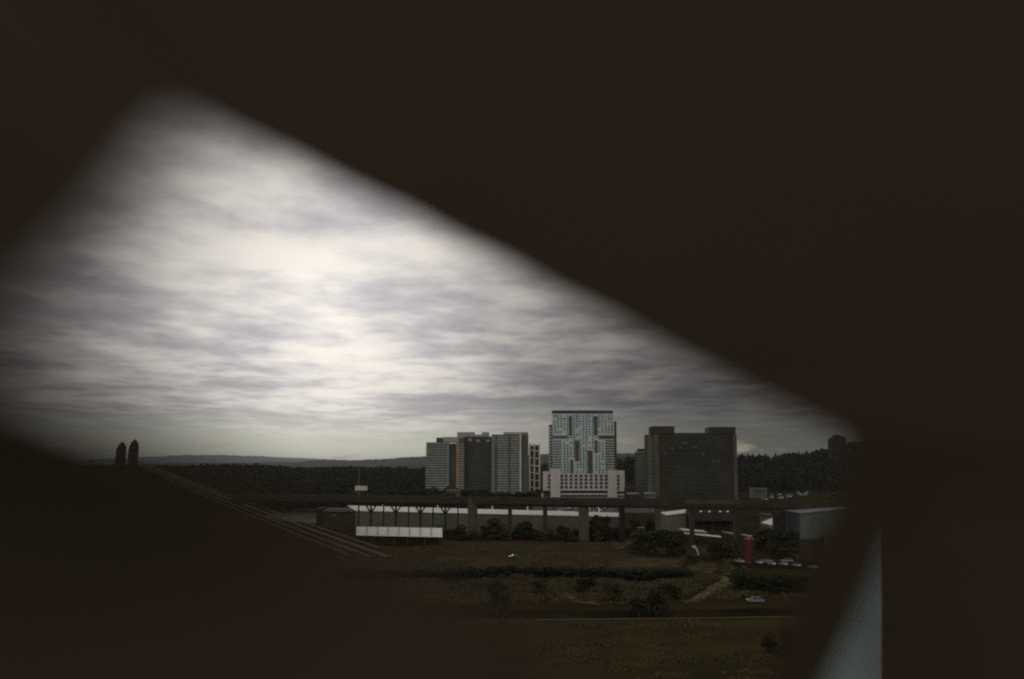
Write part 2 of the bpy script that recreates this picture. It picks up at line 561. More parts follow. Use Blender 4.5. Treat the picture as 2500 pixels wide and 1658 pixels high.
# the curved mullion between the two openings
ML = [(2076, 1010, .32), (2074, 1110, .32), (2038, 1215, .32), (1994, 1320, .32), (1954, 1430, .32), (1916, 1540, .32), (1874, 1660, .32), (1786, 1900, .31), (1726, 2050, .31)]
MR = [(2262, 1120, .32), (2232, 1200, .32), (2182, 1290, .32), (2154, 1370, .32), (2114, 1460, .32), (2068, 1560, .32), (2012, 1680, .32), (1907, 1900, .31), (1832, 2060, .31)]
mb = MB()
k = len(ML)
fl = [cpt(*p) for p in ML]
fr = [cpt(*p) for p in MR]
bl = [cpt(p[0] + 48, p[1], p[2] + .02) for p in ML]
br = [cpt(p[0] - 48, p[1], p[2] + .02) for p in MR]
mb.v = [tuple(p) for p in fl + fr + br + bl]
for i in range(k - 1):
    for a, b in ((0, 1), (1, 2), (2, 3), (3, 0)):
        mb.f.append((a * k + i, a * k + i + 1, b * k + i + 1, b * k + i))
mb.f += [(0, k, 2 * k, 3 * k), (k - 1, 2 * k - 1, 3 * k - 1, 4 * k - 1)]
mb.build('mullion', M['cabin'], cab)
# dark upright added for the sharp right-hand edge, and pale side panel further out on the cabin's landing
a = cpt(2153, 1400, 3.0)
pf_ = [cpt(2154, 700, 3.0), cpt(2151, 1950, 3.0), cpt(2151, 1950, 3.0) + Vector((.75, 0, 0)), cpt(2154, 700, 3.0) + Vector((.75, 0, 0))]
mb = MB()
mb.v = [tuple(q_) for q_ in pf_] + [(q_.x + (.12 if k_ < 2 else 0), q_.y + .12, q_.z) for k_, q_ in enumerate(pf_)]
mb.f = [(0, 1, 2, 3), (7, 6, 5, 4), (0, 4, 5, 1), (1, 5, 6, 2), (2, 6, 7, 3), (3, 7, 4, 0)]
mb.build('post', M['cabin'], cab)
pa, pb, pc_, pd_ = cpt(2118, 1262, 3.4), cpt(2200, 1255, 3.3), cpt(2200, 1950, 3.3), cpt(1820, 1950, 3.4)
pq = [pa, pb, pc_, pd_]
mb = MB()
mb.v = [tuple(q_) for q_ in pq] + [(q_.x, q_.y + .05, q_.z) for q_ in pq]
mb.f = [(0, 1, 2, 3), (7, 6, 5, 4), (0, 4, 5, 1), (1, 5, 6, 2), (2, 6, 7, 3), (3, 7, 4, 0)]
mb.build('side_panel', M['cabin_panel'], cab)
MB().box(-1.6, 2.4, -2.2, 3.9, 33.05, 33.2).build('floor', M['cabin'], cab)
MB().box(-0.9, 0.9, -1.4, 0.4, 0, 33.05).build('support_column', M['cabin'], cab)


# ------------------------------------------------------------------ buildings
def X(px, py, Y):
    return at(px, py, Y).x


def Z(py, Y):
    return at(1250, py, Y).z


def vol(b, name, m, x0, x1, ytop, Y, depth=22, ybot=None, z0=0.0):
    """a box whose front, at distance Y, spans pixels x0..x1 and reaches up to pixel row ytop"""
    z1 = Z(ytop, Y)
    if ybot is not None:
        z0 = Z(ybot, Y)
    yr = ytop if ybot is None else (ytop + ybot) / 2
    if ybot is None:
        yr = (ytop + 1190) / 2
    return MB().box(X(x0, yr, Y), X(x1, yr, Y), Y, Y + depth, z0, z1).build(name, m, b)


def bands(b, name, m, x0, x1, y0, y1, nfl, Y, frac=0.5, proud=0.25, alt=None):
    """one horizontal band per storey across a front"""
    xr = (y0 + 1190) / 2
    xa, xb = X(x0, xr, Y), X(x1, xr, Y)
    za, zb = Z(y1, Y), Z(y0, Y)
    st = (zb - za) / nfl
    for i in range(nfl):
        z = za + i * st
        MB().box(xa, xb, Y - proud, Y + 0.2, z + st * 0.12, z + st * (0.12 + frac)).build(name, alt[i] if alt else m, b)


# ---- striped apartment tower at the left of the row
YA = 985
b = thing('apartment_tower', (X(1085, 1150, YA), YA, 0), 'striped blue-grey apartment tower with an orange-lit edge strip, leftmost of the skyline towers', 'tower')
vol(b, 'wall', M['dark_facade'], 1041, 1094, 1080, YA)
bands(b, 'floor_band', M['blue_spandrel'], 1039, 1094, 1080, 1212, 21, YA, 0.48, 0.9)
vol(b, 'corner_column', M['blue_spandrel'], 1092.5, 1095.5, 1080, YA - 1.2, 1.0)
vol(b, 'recessed_wall', M['dark_facade'], 1094, 1114, 1083, YA + 6)
vol(b, 'lit_tone_pier', M['lit_and_tan'], 1114, 1120.5, 1080, YA - 0.5)  # orange-lit edge, the warm light painted as a pier
vol(b, 'balcony_wall', M['dark_facade'], 1120.5, 1133, 1069, YA + 1)
bands(b, 'balcony', M['pink_block'], 1121, 1133, 1082, 1212, 21, YA + 1, 0.42, 1.0)
vol(b, 'roof_block', M['pink_block'], 1082, 1132, 1067, YA + 3, 18, 1081)
vol(b, 'penthouse', M['olive_facade'], 1065, 1082, 1068.5, YA + 4, 16, 1081)

# ---- dark tower in the middle of the row
YB = 1000
b = thing('apartment_tower', (X(1165, 1150, YB), YB, 0), 'dark olive apartment tower with pale rooftop boxes, between the striped and the bluish tower', 'tower')
vol(b, 'wall', M['olive_facade'], 1131, 1201, 1066, YB - 6, 28)
bands(b, 'window_band', M['glass'], 1133, 1199, 1070, 1212, 22, YB - 6, 0.5, 0.12)
for x0, x1, yt in ((1116, 1158, 1055), (1158, 1176, 1061), (1176, 1194, 1055)):
    vol(b, 'roof_box', M['pink_block'], x0, x1, yt, YB + 8, 12, 1068)
for x0, x1, yt, m_ in ((1143, 1152, 1071, 'blue_spandrel'), (1163, 1171, 1073, 'blue_spandrel'), (1187, 1196, 1073, 'blue_spandrel')):
    vol(b, 'top_window', M[m_], x0, x1, yt, YB - 6.4, 0.4, yt + 6)

# ---- bluish tower
YC = 990
b = thing('apartment_tower', (X(1245, 1150, YC), YC, 0), 'bluish grey apartment tower with tan lit strips and an orange topped roof', 'tower')
vol(b, 'wall', M['dark_facade'], 1200, 1270, 1061, YC)
bands(b, 'floor_band', M['blue_spandrel'], 1214, 1268, 1063, 1212, 24, YC, 0.5, 0.5)
bands(b, 'floor_band', M['blue_spandrel'], 1200, 1208, 1063, 1212, 24, YC, 0.5, 0.5)
vol(b, 'lit_tone_pier', M['brown_strip'], 1208.5, 1212.5, 1086, YC - 0.9, 1.2)  # warm-lit strip, its light put into the brown colour
vol(b, 'lit_tone_pier', M['brown_strip'], 1242, 1246, 1066, YC - 0.9, 1.2)
vol(b, 'corner_column', M['pink_stone'], 1268.5, 1272.5, 1058, YC - 1.2, 2.5)  # lit corner edge, its light put into the paler tone
vol(b, 'side_wall', M['dark_facade'], 1272.5, 1290, 1060, YC + 1.5)
bands(b, 'side_floor_band', M['brown_strip'], 1273, 1289.5, 1063, 1212, 24, YC + 1.5, 0.42, 0.4)
vol(b, 'roof_block', M['pink_block'], 1229, 1275, 1055, YC + 4, 12, 1063)
vol(b, 'roof_edge', M['lit_and_tan'], 1275, 1289, 1055, YC + 3, 12, 1060)

# ---- narrow white framed tower
YD = 1015
b = thing('frame_tower', (X(1305, 1150, YD), YD, 0), 'narrow tower with white concrete frames around dark windows, beside the bluish tower', 'tower')
vol(b, 'wall', M['dark_facade'], 1292, 1319, 1088, YD, 18)
for x0, x1, yt in ((1291.5, 1295, 1083), (1303, 1306, 1084), (1315.5, 1319, 1084)):
    vol(b, 'frame_column', M['white_frame'], x0, x1, yt, YD - 0.8, 1.2)
for i, yy in enumerate((1084, 1098.5, 1117, 1135, 1153, 1171, 1189, 1204)):
    vol(b, 'frame_beam', M['white_frame'], 1295, 1303, yy, YD - 0.7, 1.0, yy + 2.2)
    vol(b, 'frame_beam', M['white_frame'], 1306, 1315.5, yy + 1.5, YD - 0.7, 1.0, yy + 3.7)
    if i < 7:
        for j in range(3):
            vol(b, 'window', M['glass'], 1296.2, 1302, yy + 4 + j * 4.6, YD - 0.15, 0.3, yy + 7.4 + j * 4.6)
            vol(b, 'window', M['glass'], 1307.3, 1314.3, yy + 5.5 + j * 4.6, YD - 0.15, 0.3, yy + 8.9 + j * 4.6)
vol(b, 'annex', M['white_frame'], 1318.5, 1326, 1201, YD - 5, 8)

# ---- the white tower
YE = 1050
b = thing('white_tower', (X(1425, 1150, YE), YE, 0), 'tall pale blue-white tower with brown vertical window strips and a dark roof cap', 'tower')
vol(b, 'wall', M['white_panel'], 1349.5, 1500, 1010, YE, 26)
vol(b, 'roof_cap', M['cap'], 1349, 1496.5, 1003, YE + 0.5, 25, 1010.5)
vol(b, 'coping', M['blue_spandrel'], 1348.5, 1497, 1001.5, YE + 0.3, 25.4, 1003.2)
vol(b, 'side_wing', M['dark_facade'], 1341.5, 1349.5, 1037, YE + 5, 18)  # shadowed side, its shade put into the dark facade colour
vol(b, 'side_wing', M['olive_facade'], 1500, 1506, 1029, YE + 4, 18)
bands(b, 'side_floor_band', M['white_panel'], 1341, 1349.3, 1040, 1190, 20, YE + 5, 0.4, 0.6)
mats_r = [M['olive_facade'] if i % 2 == 0 else M['dark_facade'] for i in range(12)]
bands(b, 'balcony', M['dark_facade'], 1351, 1371, 1073, 1150, 12, YE, 0.48, 0.25)
bands(b, 'balcony', M['olive_facade'], 1478, 1500.5, 1073, 1150, 12, YE, 0.62, 0.25)
vol(b, 'band', M['dark_facade'], 1349, 1384, 1063.5, YE - 0.4, 0.8, 1070.5)
vol(b, 'band', M['olive_facade'], 1461, 1500.5, 1063, YE - 0.4, 0.8, 1071.5)
for x0, x1, y0, y1 in ((1389, 1396.5, 1016, 1063), (1450, 1459, 1016, 1063), (1403.5, 1414, 1075, 1126), (1435.5, 1447, 1100, 1158), (1452, 1459, 1075, 1106), (1392.5, 1399.5, 1122, 1158)):
    vol(b, 'panel_strip', M['brown_strip'], x0, x1, y0, YE - 0.35, 0.7, y1)
strips = [(1389, 1396.5, 1016, 1063), (1450, 1459, 1016, 1063), (1403.5, 1414, 1075, 1126), (1435.5, 1447, 1100, 1158), (1452, 1459, 1075, 1106), (1392.5, 1399.5, 1122, 1158)]
wins = []
for r_ in range(22):
    yy = 1013.5 + r_ * 6.55
    for c_ in range(19):
        xx = 1353 + c_ * 7.75
        if any(a - 3.5 < xx < c + 1 and y0 - 4 < yy < y1 + 1 for a, c, y0, y1 in strips):
            continue
        if (1058.5 < yy < 1073 and (xx < 1384 or xx > 1457)) or (yy > 1073 and (xx < 1371 or xx > 1474)):
            continue
        if random.random() < 0.08:
            continue
        wins.append((xx + random.uniform(-.4, .4), yy, random.choice((3.2, 4.0, 4.6))))
order = list(range(len(wins)))
random.shuffle(order)
rest = MB()
for k_, i in enumerate(order):
    xx, yy, ww = wins[i]
    yr = (1010 + 1190) / 2
    x0, x1 = X(xx, yr, YE), X(xx + ww, yr, YE)
    za, zb = Z(yy + 4.1, YE), Z(yy, YE)
    if k_ < 100:
        MB().box(x0, x1, YE - 0.15, YE + 0.1, za, zb).build('window', M['pale_glass'], b)
    else:
        rest.box(x0, x1, YE - 0.15, YE + 0.1, za, zb)
tag(rest.build('small_window', M['pale_glass'], b), kind='stuff')

# ---- broad low block in front of the white tower
YF = 1005
b = thing('office_block', (X(1425, 1180, YF), YF, 0), 'broad low pale block with rows of square windows, at the foot of the white tower', 'building')
vol(b, 'wall', M['pink_stone'], 1368, 1484, 1157, YF, 25, 1198)
vol(b, 'pylon', M['pink_stone'], 1344, 1368, 1145, YF - 3, 22)
vol(b, 'pylon', M['pink_stone'], 1484, 1506, 1148, YF - 3, 22)
vol(b, 'wing', M['pink_stone'], 1326, 1344, 1151, YF + 1, 22, 1198)
vol(b, 'wing', M['pink_stone'], 1506, 1525, 1149, YF + 1, 22, 1200)
vol(b, 'ground_storey', M['cap'], 1328, 1523, 1197.5, YF + 4, 18)
vol(b, 'ledge', M['pink_stone'], 1368, 1484, 1204.5, YF - 0.5, 5, 1208.5)
vol(b, 'ledge', M['pink_stone'], 1506, 1525, 1206, YF - 0.5, 5, 1209.5)
vol(b, 'plinth', M['pink_block'], 1326, 1526, 1213.5, YF - 4, 8)
for yy in (1159, 1167.8, 1177, 1186.3):
    for xx in (1365.5 + 3.2, 1379, 1391, 1403, 1415.2, 1427.5, 1440, 1452.3, 1464.5, 1476.7):
        vol(b, 'window', M['glass'], xx, xx + 6.6, yy, YF - 0.2, 0.5, yy + 6.3)
    vol(b, 'window', M['glass'], 1338, 1343.6, yy, YF + 0.8, 0.5, yy + 6.3)
    vol(b, 'window', M['glass'], 1507, 1512, yy + 1.5, YF + 0.8, 0.5, yy + 7.8)

# ---- dark broad block on the right
YG = 905
b = thing('office_block', (X(1695, 1150, YG), YG, 0), 'broad dark brown office block with two square roof turrets, right of the white tower', 'building')
vol(b, 'wall', M['block_wall'], 1598, 1796, 1057, YG, 26)
bands(b, 'window_band', M['block_glass'], 1610, 1790, 1063, 1222, 15, YG, 0.62, 0.2)
vol(b, 'pier', M['block_pier'], 1597, 1609.5, 1059, YG - 1.6, 4)
vol(b, 'pier', M['block_pier'], 1790.5, 1800, 1059, YG - 1.0, 4)
vol(b, 'turret', M['block_wall'], 1591, 1646.5, 1041.5, YG - 1.2, 20, 1058)
vol(b, 'turret', M['block_wall'], 1731.5, 1796, 1043, YG - 1.2, 20, 1058)
vol(b, 'turret_coping', M['cap'], 1593, 1646.5, 1040.6, YG - 1.4, 20.4, 1042.6)
vol(b, 'turret_coping', M['cap'], 1735, 1796, 1042.2, YG - 1.4, 20.4, 1044.2)
vol(b, 'side_wall', M['dark_facade'], 1581, 1597, 1061, YG + 3, 20)
bands(b, 'side_floor_band', M['grey_wall'], 1585, 1596, 1064, 1215, 15, YG + 3, 0.25, 0.2)
for xx, yy, ww in ((1665, 1079, 14), (1690, 1090, 12), (1612, 1091, 8), (1638, 1093, 7), (1659, 1091, 7), (1622, 1105, 8), (1713, 1107, 7), (1735, 1124, 10), (1750, 1123, 9)):
    vol(b, 'reflection_pane', M['bluegrey_wall'], xx, xx + ww, yy, YG - 0.4, 0.5, yy + 4)  # lighter reflections in the dark glass, painted as pale panes

# ---- slim block left of the dark one
YH = 960
b = thing('slim_block', (X(1570, 1150, YH), YH, 0), 'slim grey-green block with a pale cornice line, half hidden behind the dark office block', 'building')
vol(b, 'wall', M['dark_facade'], 1556, 1588, 1103, YH, 18)
vol(b, 'roof_box', M['cap'], 1559, 1587, 1095.5, YH + 2, 12, 1103.5)
vol(b, 'cornice', M['blue_spandrel'], 1555, 1588, 1102.5, YH - 0.8, 19, 1105)
bands(b, 'floor_band', M['grey_wall'], 1556.5, 1587, 1108, 1214, 13, YH, 0.35, 0.3)

# ---- low houses and sheds at the feet of the towers
for i, (x0, x1, yt, Y_, mk, mr, lab) in enumerate((
        (1528, 1552, 1190, 930, 'brown_wall', 'brown_strip', 'small brown house with pale roof edge, right of the low pale block'),
        (1534, 1560, 1204, 890, 'dark_concrete', 'pink_block', 'low brown building with a pale roof strip, below the slim block'),
        (1574, 1600, 1203, 880, 'dark_facade', 'blue_spandrel', 'low dark building with a thin white roof line, at the dark block corner'),
        (1838, 1872, 1192, 1000, 'dark_facade', 'grey_wall', 'long dim house with a grey roof on the wooded slope, right of the dark block'),
        (1090, 1122, 1196, 800, 'dark_facade', 'grey_wall', 'dim grey low building in front of the striped tower'),
)):
    b = thing('low_building', (X((x0 + x1) / 2, yt, Y_), Y_, 0), lab, 'building')
    vol(b, 'wall', M[mk], x0, x1, yt + 2, Y_, 14, z0=-0.5)
    vol(b, 'roof', M[mr], x0 - 1, x1 + 1, yt, Y_ - 0.6, 15.2, yt + 2.4)
    for k_ in range(3):
        xx = x0 + (x1 - x0) * (0.18 + 0.27 * k_)
        vol(b, 'window', M['glass'], xx, xx + (x1 - x0) * 0.12, yt + 5, Y_ - 0.15, 0.3, yt + 9)

# ---- the long grey warehouse with the white roof, behind the viaduct
b = thing('warehouse', tuple(gnd(1200, 1302)), 'long grey warehouse with a bright white roof edge, behind the viaduct piers', 'warehouse')
zr = 12.0


def plan(px, py, z):
    q = gnd(px, py, z)
    return (q.x, q.y)


e0, e1 = plan(868, 1246.5, zr - 1.6), plan(1512, 1261, zr - 1.6)
d0, d1 = e0[1] + 6.0, e1[1] + 6.0
h0, h1 = at(845, 1234, d0).z, at(1512, 1252.0, d1).z
r0, r1 = (at(848, 1234, d0).x, d0), (at(1512, 1252, d1).x, d1)
mb = MB().prism([e0, e1, (e1[0] + .3, e1[1] + 5.8), (e0[0] - .3, e0[1] + 5.8)], 'z', 0, zr - 1.65)
mb.build('wall', M['grey_wall'], b)


def slab(quad, th):
    mb = MB()
    k0 = [tuple(q) for q in quad]
    k1 = [(q[0], q[1], q[2] - th) for q in quad]
    mb.v = k0 + k1
    mb.f = [(0, 1, 2, 3), (7, 6, 5, 4), (0, 4, 5, 1), (1, 5, 6, 2), (2, 6, 7, 3), (3, 7, 4, 0)]
    return mb


slab([(e0[0], e0[1] - .5, zr - 1.6), (e1[0], e1[1] - .5, zr - 1.6), (r1[0], r1[1], h1), (r0[0], r0[1], h0)], 0.25).build('roof', M['white_roof'], b)
for px in (1068, 1202, 1288, 1463, 935):
    q = gnd(px, 1238 + (px - 868) / 644 * 17, 11.4)
    MB().tube([(q.x, q.y + 0.5, zr - .6), (q.x, q.y + 0.5, zr + 1.9)], 0.35, 8).build('roof_vent', M['white_roof'], b)
dq = (Vector((*e1, 0)) - Vector((*e0, 0)))
for f_ in (0.33, 0.62, 0.74):
    q = Vector((*e0, 0)) + dq * f_
    dn = dq.normalized()
    MB().prism([(q.x, q.y - .15), (q.x + dn.x * 4, q.y + dn.y * 4 - .15), (q.x + dn.x * 4, q.y + dn.y * 4 + .2), (q.x, q.y + .2)], 'z', 0, 4.6).build('door', M['dark_facade'], b)
MB().box(e1[0] - 0.1, e1[0] + 1.0, e1[1] - 0.8, e1[1] + 0.3, 0, zr - 1.7).build('corner_post', M['pink_stone'], b)

# ---- dark shed at its left end
Yd = 552
b = thing('shed', (X(820, 1270, Yd), Yd, 0), 'dark brown shed with a thin grey roof line, left end of the long warehouse', 'shed')
vol(b, 'wall', M['brown_wall'], 778, 872, 1244, Yd, 18)
vol(b, 'roof', M['grey_wall'], 789, 860, 1246, Yd - 1.2, 1.0, 1249.5)
vol(b, 'end_wall', M['steel'], 773, 786, 1241, Yd - 0.8, 18)
vol(b, 'window', M['dark_facade'], 808, 822, 1254, Yd - 0.3, 0.5, 1262)
vol(b, 'door', M['red'], 793, 807, 1280, Yd - 0.5, 0.6, 1291)

# ---- white roofed shelter
b = thing('shelter', tuple(gnd(974, 1326)), 'open shelter with bright white sloping roof on posts, in front of the long warehouse', 'shelter')
za, zb = 4.6, 7.2
qa, qb = gnd(869, 1306, za), gnd(1080, 1310, za)
qc, qd = gnd(1079, 1289, zb), gnd(871, 1286, zb)
slab([qa, qb, qc, qd], 0.3).build('roof', M['white_roof'], b)
for i in range(1, 8):
    pa = qa.lerp(qb, i / 8)
    pd = qd.lerp(qc, i / 8)
    MB().bar(pa + Vector((0, 0, .14)), pd + Vector((0, 0, .14)), 0.14, 0.3).build('roof_seam', M['grey_wall'], b)
for i, f_ in enumerate((0.02, 0.2, 0.45, 0.6, 0.8, 0.97)):
    p = qa.lerp(qb, f_)
    MB().box(p.x - .25, p.x + .25, p.y + .3, p.y + .8, 0, za - .35).build('post', M['dark_concrete'], b)
    p = qd.lerp(qc, f_)
    MB().box(p.x - .25, p.x + .25, p.y - .8, p.y - .3, 0, zb - .5).build('post', M['dark_concrete'], b)
p, q = qd, qc
MB().prism([(p.x, p.y - .2), (q.x, q.y - .2), (q.x, q.y + .1), (p.x, p.y + .1)], 'z', 0, zb - .4).build('back_wall', M['brown_wall'], b)

# ---- buildings on the right, beyond the viaduct
b = thing('gabled_shed', (X(1662, 1270, 520), 520, 0), 'grey shed with one white sloping roof edge, seen under the viaduct', 'shed')
Yx = 520
xa, xb = X(1628, 1270, Yx), X(1690, 1270, Yx)
MB().prism([(xa, 0), (xb, 0), (xb, Z(1251, Yx)), (xa, Z(1258, Yx))], 'y', Yx, Yx + 20).build('wall', M['grey_wall'], b)
MB().prism([(xa - .5, Z(1258, Yx)), (xb + .4, Z(1250.5, Yx)), (xb + .4, Z(1248, Yx)), (xa - .5, Z(1256, Yx))], 'y', Yx - 1, Yx + 21).build('roof', M['white_roof'], b)
b = thing('depot', (X(1742, 1270, 500), 500, 0), 'dark depot with a row of four small lit windows, under the tan viaduct barrier', 'building')
vol(b, 'wall', M['brown_wall'], 1690, 1798, 1240, 500, 20)
vol(b, 'canopy', M['dark_concrete'], 1694, 1796, 1269, 496.5, 4, 1273)
for xx in (1709, 1729.5, 1756, 1774):
    vol(b, 'window', M['lamp_lit'], xx, xx + 4.6, 1247.5, 499.8, 0.4, 1250)
for xx in (1702, 1722, 1744, 1766):
    vol(b, 'bay_door', M['steel'], xx, xx + 15, 1275, 499.7, 0.4, 1296)
b = thing('tent', tuple(gnd(1874, 1300)), 'white triangular tent roof behind a dark viaduct pier', 'tent')
Yt = 470
p = [at(1857, 1276, Yt), at(1887, 1264, Yt), at(1888, 1283, Yt - 6), at(1872, 1270, Yt + 9)]
mb = MB()
mb.v = [tuple(v) for v in p]
mb.f = [(0, 2, 1), (1, 2, 3), (0, 1, 3), (0, 3, 2)]
mb.build('canopy', M['white_roof'], b)
for q in p[:3]:
    MB().tube([(q.x, q.y, 0), (q.x, q.y, q.z)], 0.15, 6).build('pole', M['steel'], b)
b = thing('arched_tent', tuple(gnd(1928, 1300)), 'small grey arched canopy between two dark piers', 'tent')
Yt = 465
arc = [(1918, 1266), (1926, 1266), (1933, 1269), (1938, 1274), (1940, 1282)]
arc2 = [(1932, 1283), (1931, 1277), (1926, 1273), (1921, 1270)]
MB().prism([(at(a, c, Yt).x, at(a, c, Yt).z) for a, c in arc + arc2], 'y', Yt, Yt + 8).build('canopy', M['pink_block'], b)
q = at(1936, 1283, Yt)
MB().box(q.x - .4, q.x + .4, Yt + .2, Yt + 7.8, 0, q.z).build('post', M['dark_concrete'], b)
b = thing('low_building', tuple(gnd(1877, 1290)), 'low building showing one pale roof strip above the white tent', 'building')
vol(b, 'wall', M['dark_facade'], 1866, 1890, 1259, 500, 10)
vol(b, 'roof', M['bluegrey_wall'], 1864, 1891, 1256, 499, 12, 1259)

b = thing('warehouse', (X(2010, 1300, 400), 400, 0), 'plain blue-grey warehouse with a slanting roof line, at the right edge of the opening', 'warehouse')
xa, xb = X(1953, 1290, 400), X(2150, 1290, 400)
MB().prism([(xa, 0), (xb, 0), (xb, Z(1236, 400)), (xa, Z(1253, 400))], 'y', 400, 425).build('wall', M['bluegrey_wall'], b)
MB().prism([(xa - .3, Z(1253, 400)), (xb, Z(1236, 400)), (xb, Z(1234.6, 400)), (xa - .3, Z(1251.6, 400))], 'y', 399.4, 425.5).build('roof', M['blue_spandrel'], b)
vol(b, 'side_shed', M['field'], 2009, 2040, 1310, 396, 4)
vol(b, 'base_wall', M['brown_wall'], 1955, 2150, 1316, 399.2, 0.7)

# ---- platform canopies
for i, (x0, y0, x1, y1, dep, lab) in enumerate((
        (1666, 1292, 1727, 1297.5, 2.6, 'thick bright white canopy roof beyond the trees, upper left of the four'),
        (1672, 1300, 1761, 1309, 1.0, 'long thin white canopy roof slanting down, just below the thick one'),
        (1770, 1298.5, 1832, 1307, 2.4, 'blue-grey canopy roof with a bright front edge, above the red tower'),
        (1838, 1307, 1856, 1308.5, 1.2, 'short white canopy roof right of the red tower top'))):
    zc_ = 4.6
    a, c = gnd(x0, y0 + 2, zc_), gnd(x1, y1 + 2, zc_)
    b = thing('canopy', ((a.x + c.x) / 2, (a.y + c.y) / 2, 0), lab, 'canopy', 'white canopy roofs below the viaduct')
    slab([a, c, c + Vector((0, dep * 3.4, .25)), a + Vector((0, dep * 3.4, .25))], 0.25).build('roof', M['white_roof'] if i != 2 else M['blue_spandrel'], b)
    if i == 2:
        MB().bar(a + Vector((0, -.2, .05)), c + Vector((0, -.2, .05)), .25, .3).build('edge_trim', M['white_roof'], b)
    nP = 3 if i != 3 else 2
    for k_ in range(nP):
        p = a.lerp(c, (k_ + .5) / nP) + Vector((0, dep * 1.7, 0))
        MB().box(p.x - .15, p.x + .15, p.y - .15, p.y + .15, 0, zc_ - .2).build('post', M['steel'], b)

# ------------------------------------------------------------------ the viaduct
VA, VB, VC = gnd(560, 1226, 15.4), gnd(1530, 1240, 15.4), gnd(2250, 1251, 15.4)
via = thing('viaduct', (VB.x, VB.y, 0), 'long dark road viaduct on concrete piers, crossing in front of the skyline', 'viaduct')


def onv(px):
    """the viaduct's axis where it crosses pixel column px: point and direction"""
    d = ray(px, 1240)
    for a, c in ((VA, VB), (VB, VC)):
        e = c - a
        den = d.x * e.y - d.y * e.x
        s_ = (a.x * d.y - a.y * d.x) / den
        if (a is VA and s_ <= 1.0) or a is VB:
            p = a + e * s_
            return Vector((p.x, p.y, 15.4)), e.normalized()


def dk(name, m, x0, x1, z0, z1, off, wid):
    mb = MB()
    p0, d0 = onv(x0)
    p1, d1 = onv(x1)
    nn = Vector((-(p1 - p0).normalized().y, (p1 - p0).normalized().x, 0))
    A = [p0 + nn * off, p1 + nn * off, p1 + nn * (off + wid), p0 + nn * (off + wid)]
    mb.prism([(q.x, q.y) for q in A], 'z', z0, z1)
    return mb.build(name, m, via)


for x0, x1 in ((560, 1529.9), (1530, 2250)):
    dk('deck', M['dark_concrete'], x0, x1, 16.2, 18.2, 0, 11)
    dk('girder', M['steel'] if x0 < 1000 else M['dark_concrete'], x0, x1, 15.3, 16.18, 0.6, 1.0)
    dk('girder', M['dark_concrete'], x0, x1, 15.3, 16.18, 9, 1.0)
    dk('parapet', M['brown_wall'], x0, x1, 18.22, 19.25, 0, 0.35)
    dk('parapet', M['brown_wall'], x0, x1, 18.22, 19.25, 10.6, 0.35)
dk('barrier', M['concrete'], 1672, 1808, 17.4, 19.4, -0.4, 0.38)
for px, wpx, m_, top in ((1153.5, 23, 'concrete', 18.6), (1245, 9.5, 'dark_concrete', 15.3), (1331, 10.5, 'dark_concrete', 15.3), (1425.5, 24, 'concrete', 15.6), (1519, 13, 'steel', 15.3),
                        (1608, 12, 'concrete', 15.3), (1690, 9, 'dark_concrete', 15.3), (1800, 12, 'dark_concrete', 15.3), (1905, 30, 'dark_concrete', 15.3), (1948, 13, 'steel', 15.3)):
    p, d = onv(px)
    wd = wpx / FPX * p.y
    f_ = 0.0 if top < 16 else -0.6
    mb = MB().box(p.x - wd / 2, p.x + wd / 2, p.y + 0.6 + f_, p.y + 3.4, 0, min(top, 15.28) if f_ == 0 else top)
    o = mb.build('pier', M[m_], via)
    if wpx > 20:
        MB().box(p.x - wd / 2 - .5, p.x + wd / 2 + .5, p.y + 0.2 + f_, p.y + 3.7, 0, 1.0).build('pier_footing', M['dark_concrete'], via)
for px in (905, 966, 1026, 1087):
    p, d = onv(px)
    y_ = p.y + 1.1
    zb_ = 11.6
    MB().bar((p.x, y_, 0), (p.x, y_, 15.28), 0.85, 0.85).build('bent_post', M['steel'], via)
    for s_ in (-1, 1):
        MB().bar((p.x + s_ * 0.3, y_ - .1, zb_), (p.x + s_ * 2.7, y_ - .1, 15.25), 0.7, 0.7).build('strut', M['steel'], via)
for px in (875, 936, 997, 1057, 1118):
    p, d = onv(px)
    MB().bar((p.x, p.y + 1.1, 0), (p.x, p.y + 1.1, 15.28), 0.6, 0.6).build('bent_post', M['steel'], via)
for px in (1040, 1290, 1480, 1580, 1720, 1850):
    p, d = onv(px)

# ------------------------------------------------------------------ twin pylons and the cables that run down from them
YP = 690
for i, (px, yt) in enumerate(((293.5, 1081), (324, 1075))):
    x_ = X(px, 1130, YP)
    zt = Z(yt, YP)
    b = thing('pylon', (x_, YP, 0), ('left one of the two dark round-topped pylons on the left skyline', 'right and slightly taller one of the two dark pylons on the left skyline')[i], 'pylon', 'twin pylons at the left')
    prof = [(3.5, 0), (3.4, zt - 9), (3.3, zt - 6), (2.95, zt - 3.6), (2.2, zt - 1.7), (1.1, zt - .4), (.15, zt + .5)]
    MB().tube([(x_, YP, 0), (x_, YP, zt - 9)], [3.6, 3.35], 12).build('shaft', M['dark_concrete'], b)
    MB().tube([(x_ + .25 * k_, YP, z_) for k_, (r_, z_) in enumerate(prof[1:])], [r_ for r_, z_ in prof[1:]], 12).build('cap', M['dark_concrete'], b)
    MB().box(x_ - 4.4, x_ + 4.4, YP - 4.4, YP + 4.4, 0, 3).build('footing', M['dark_concrete'], b)
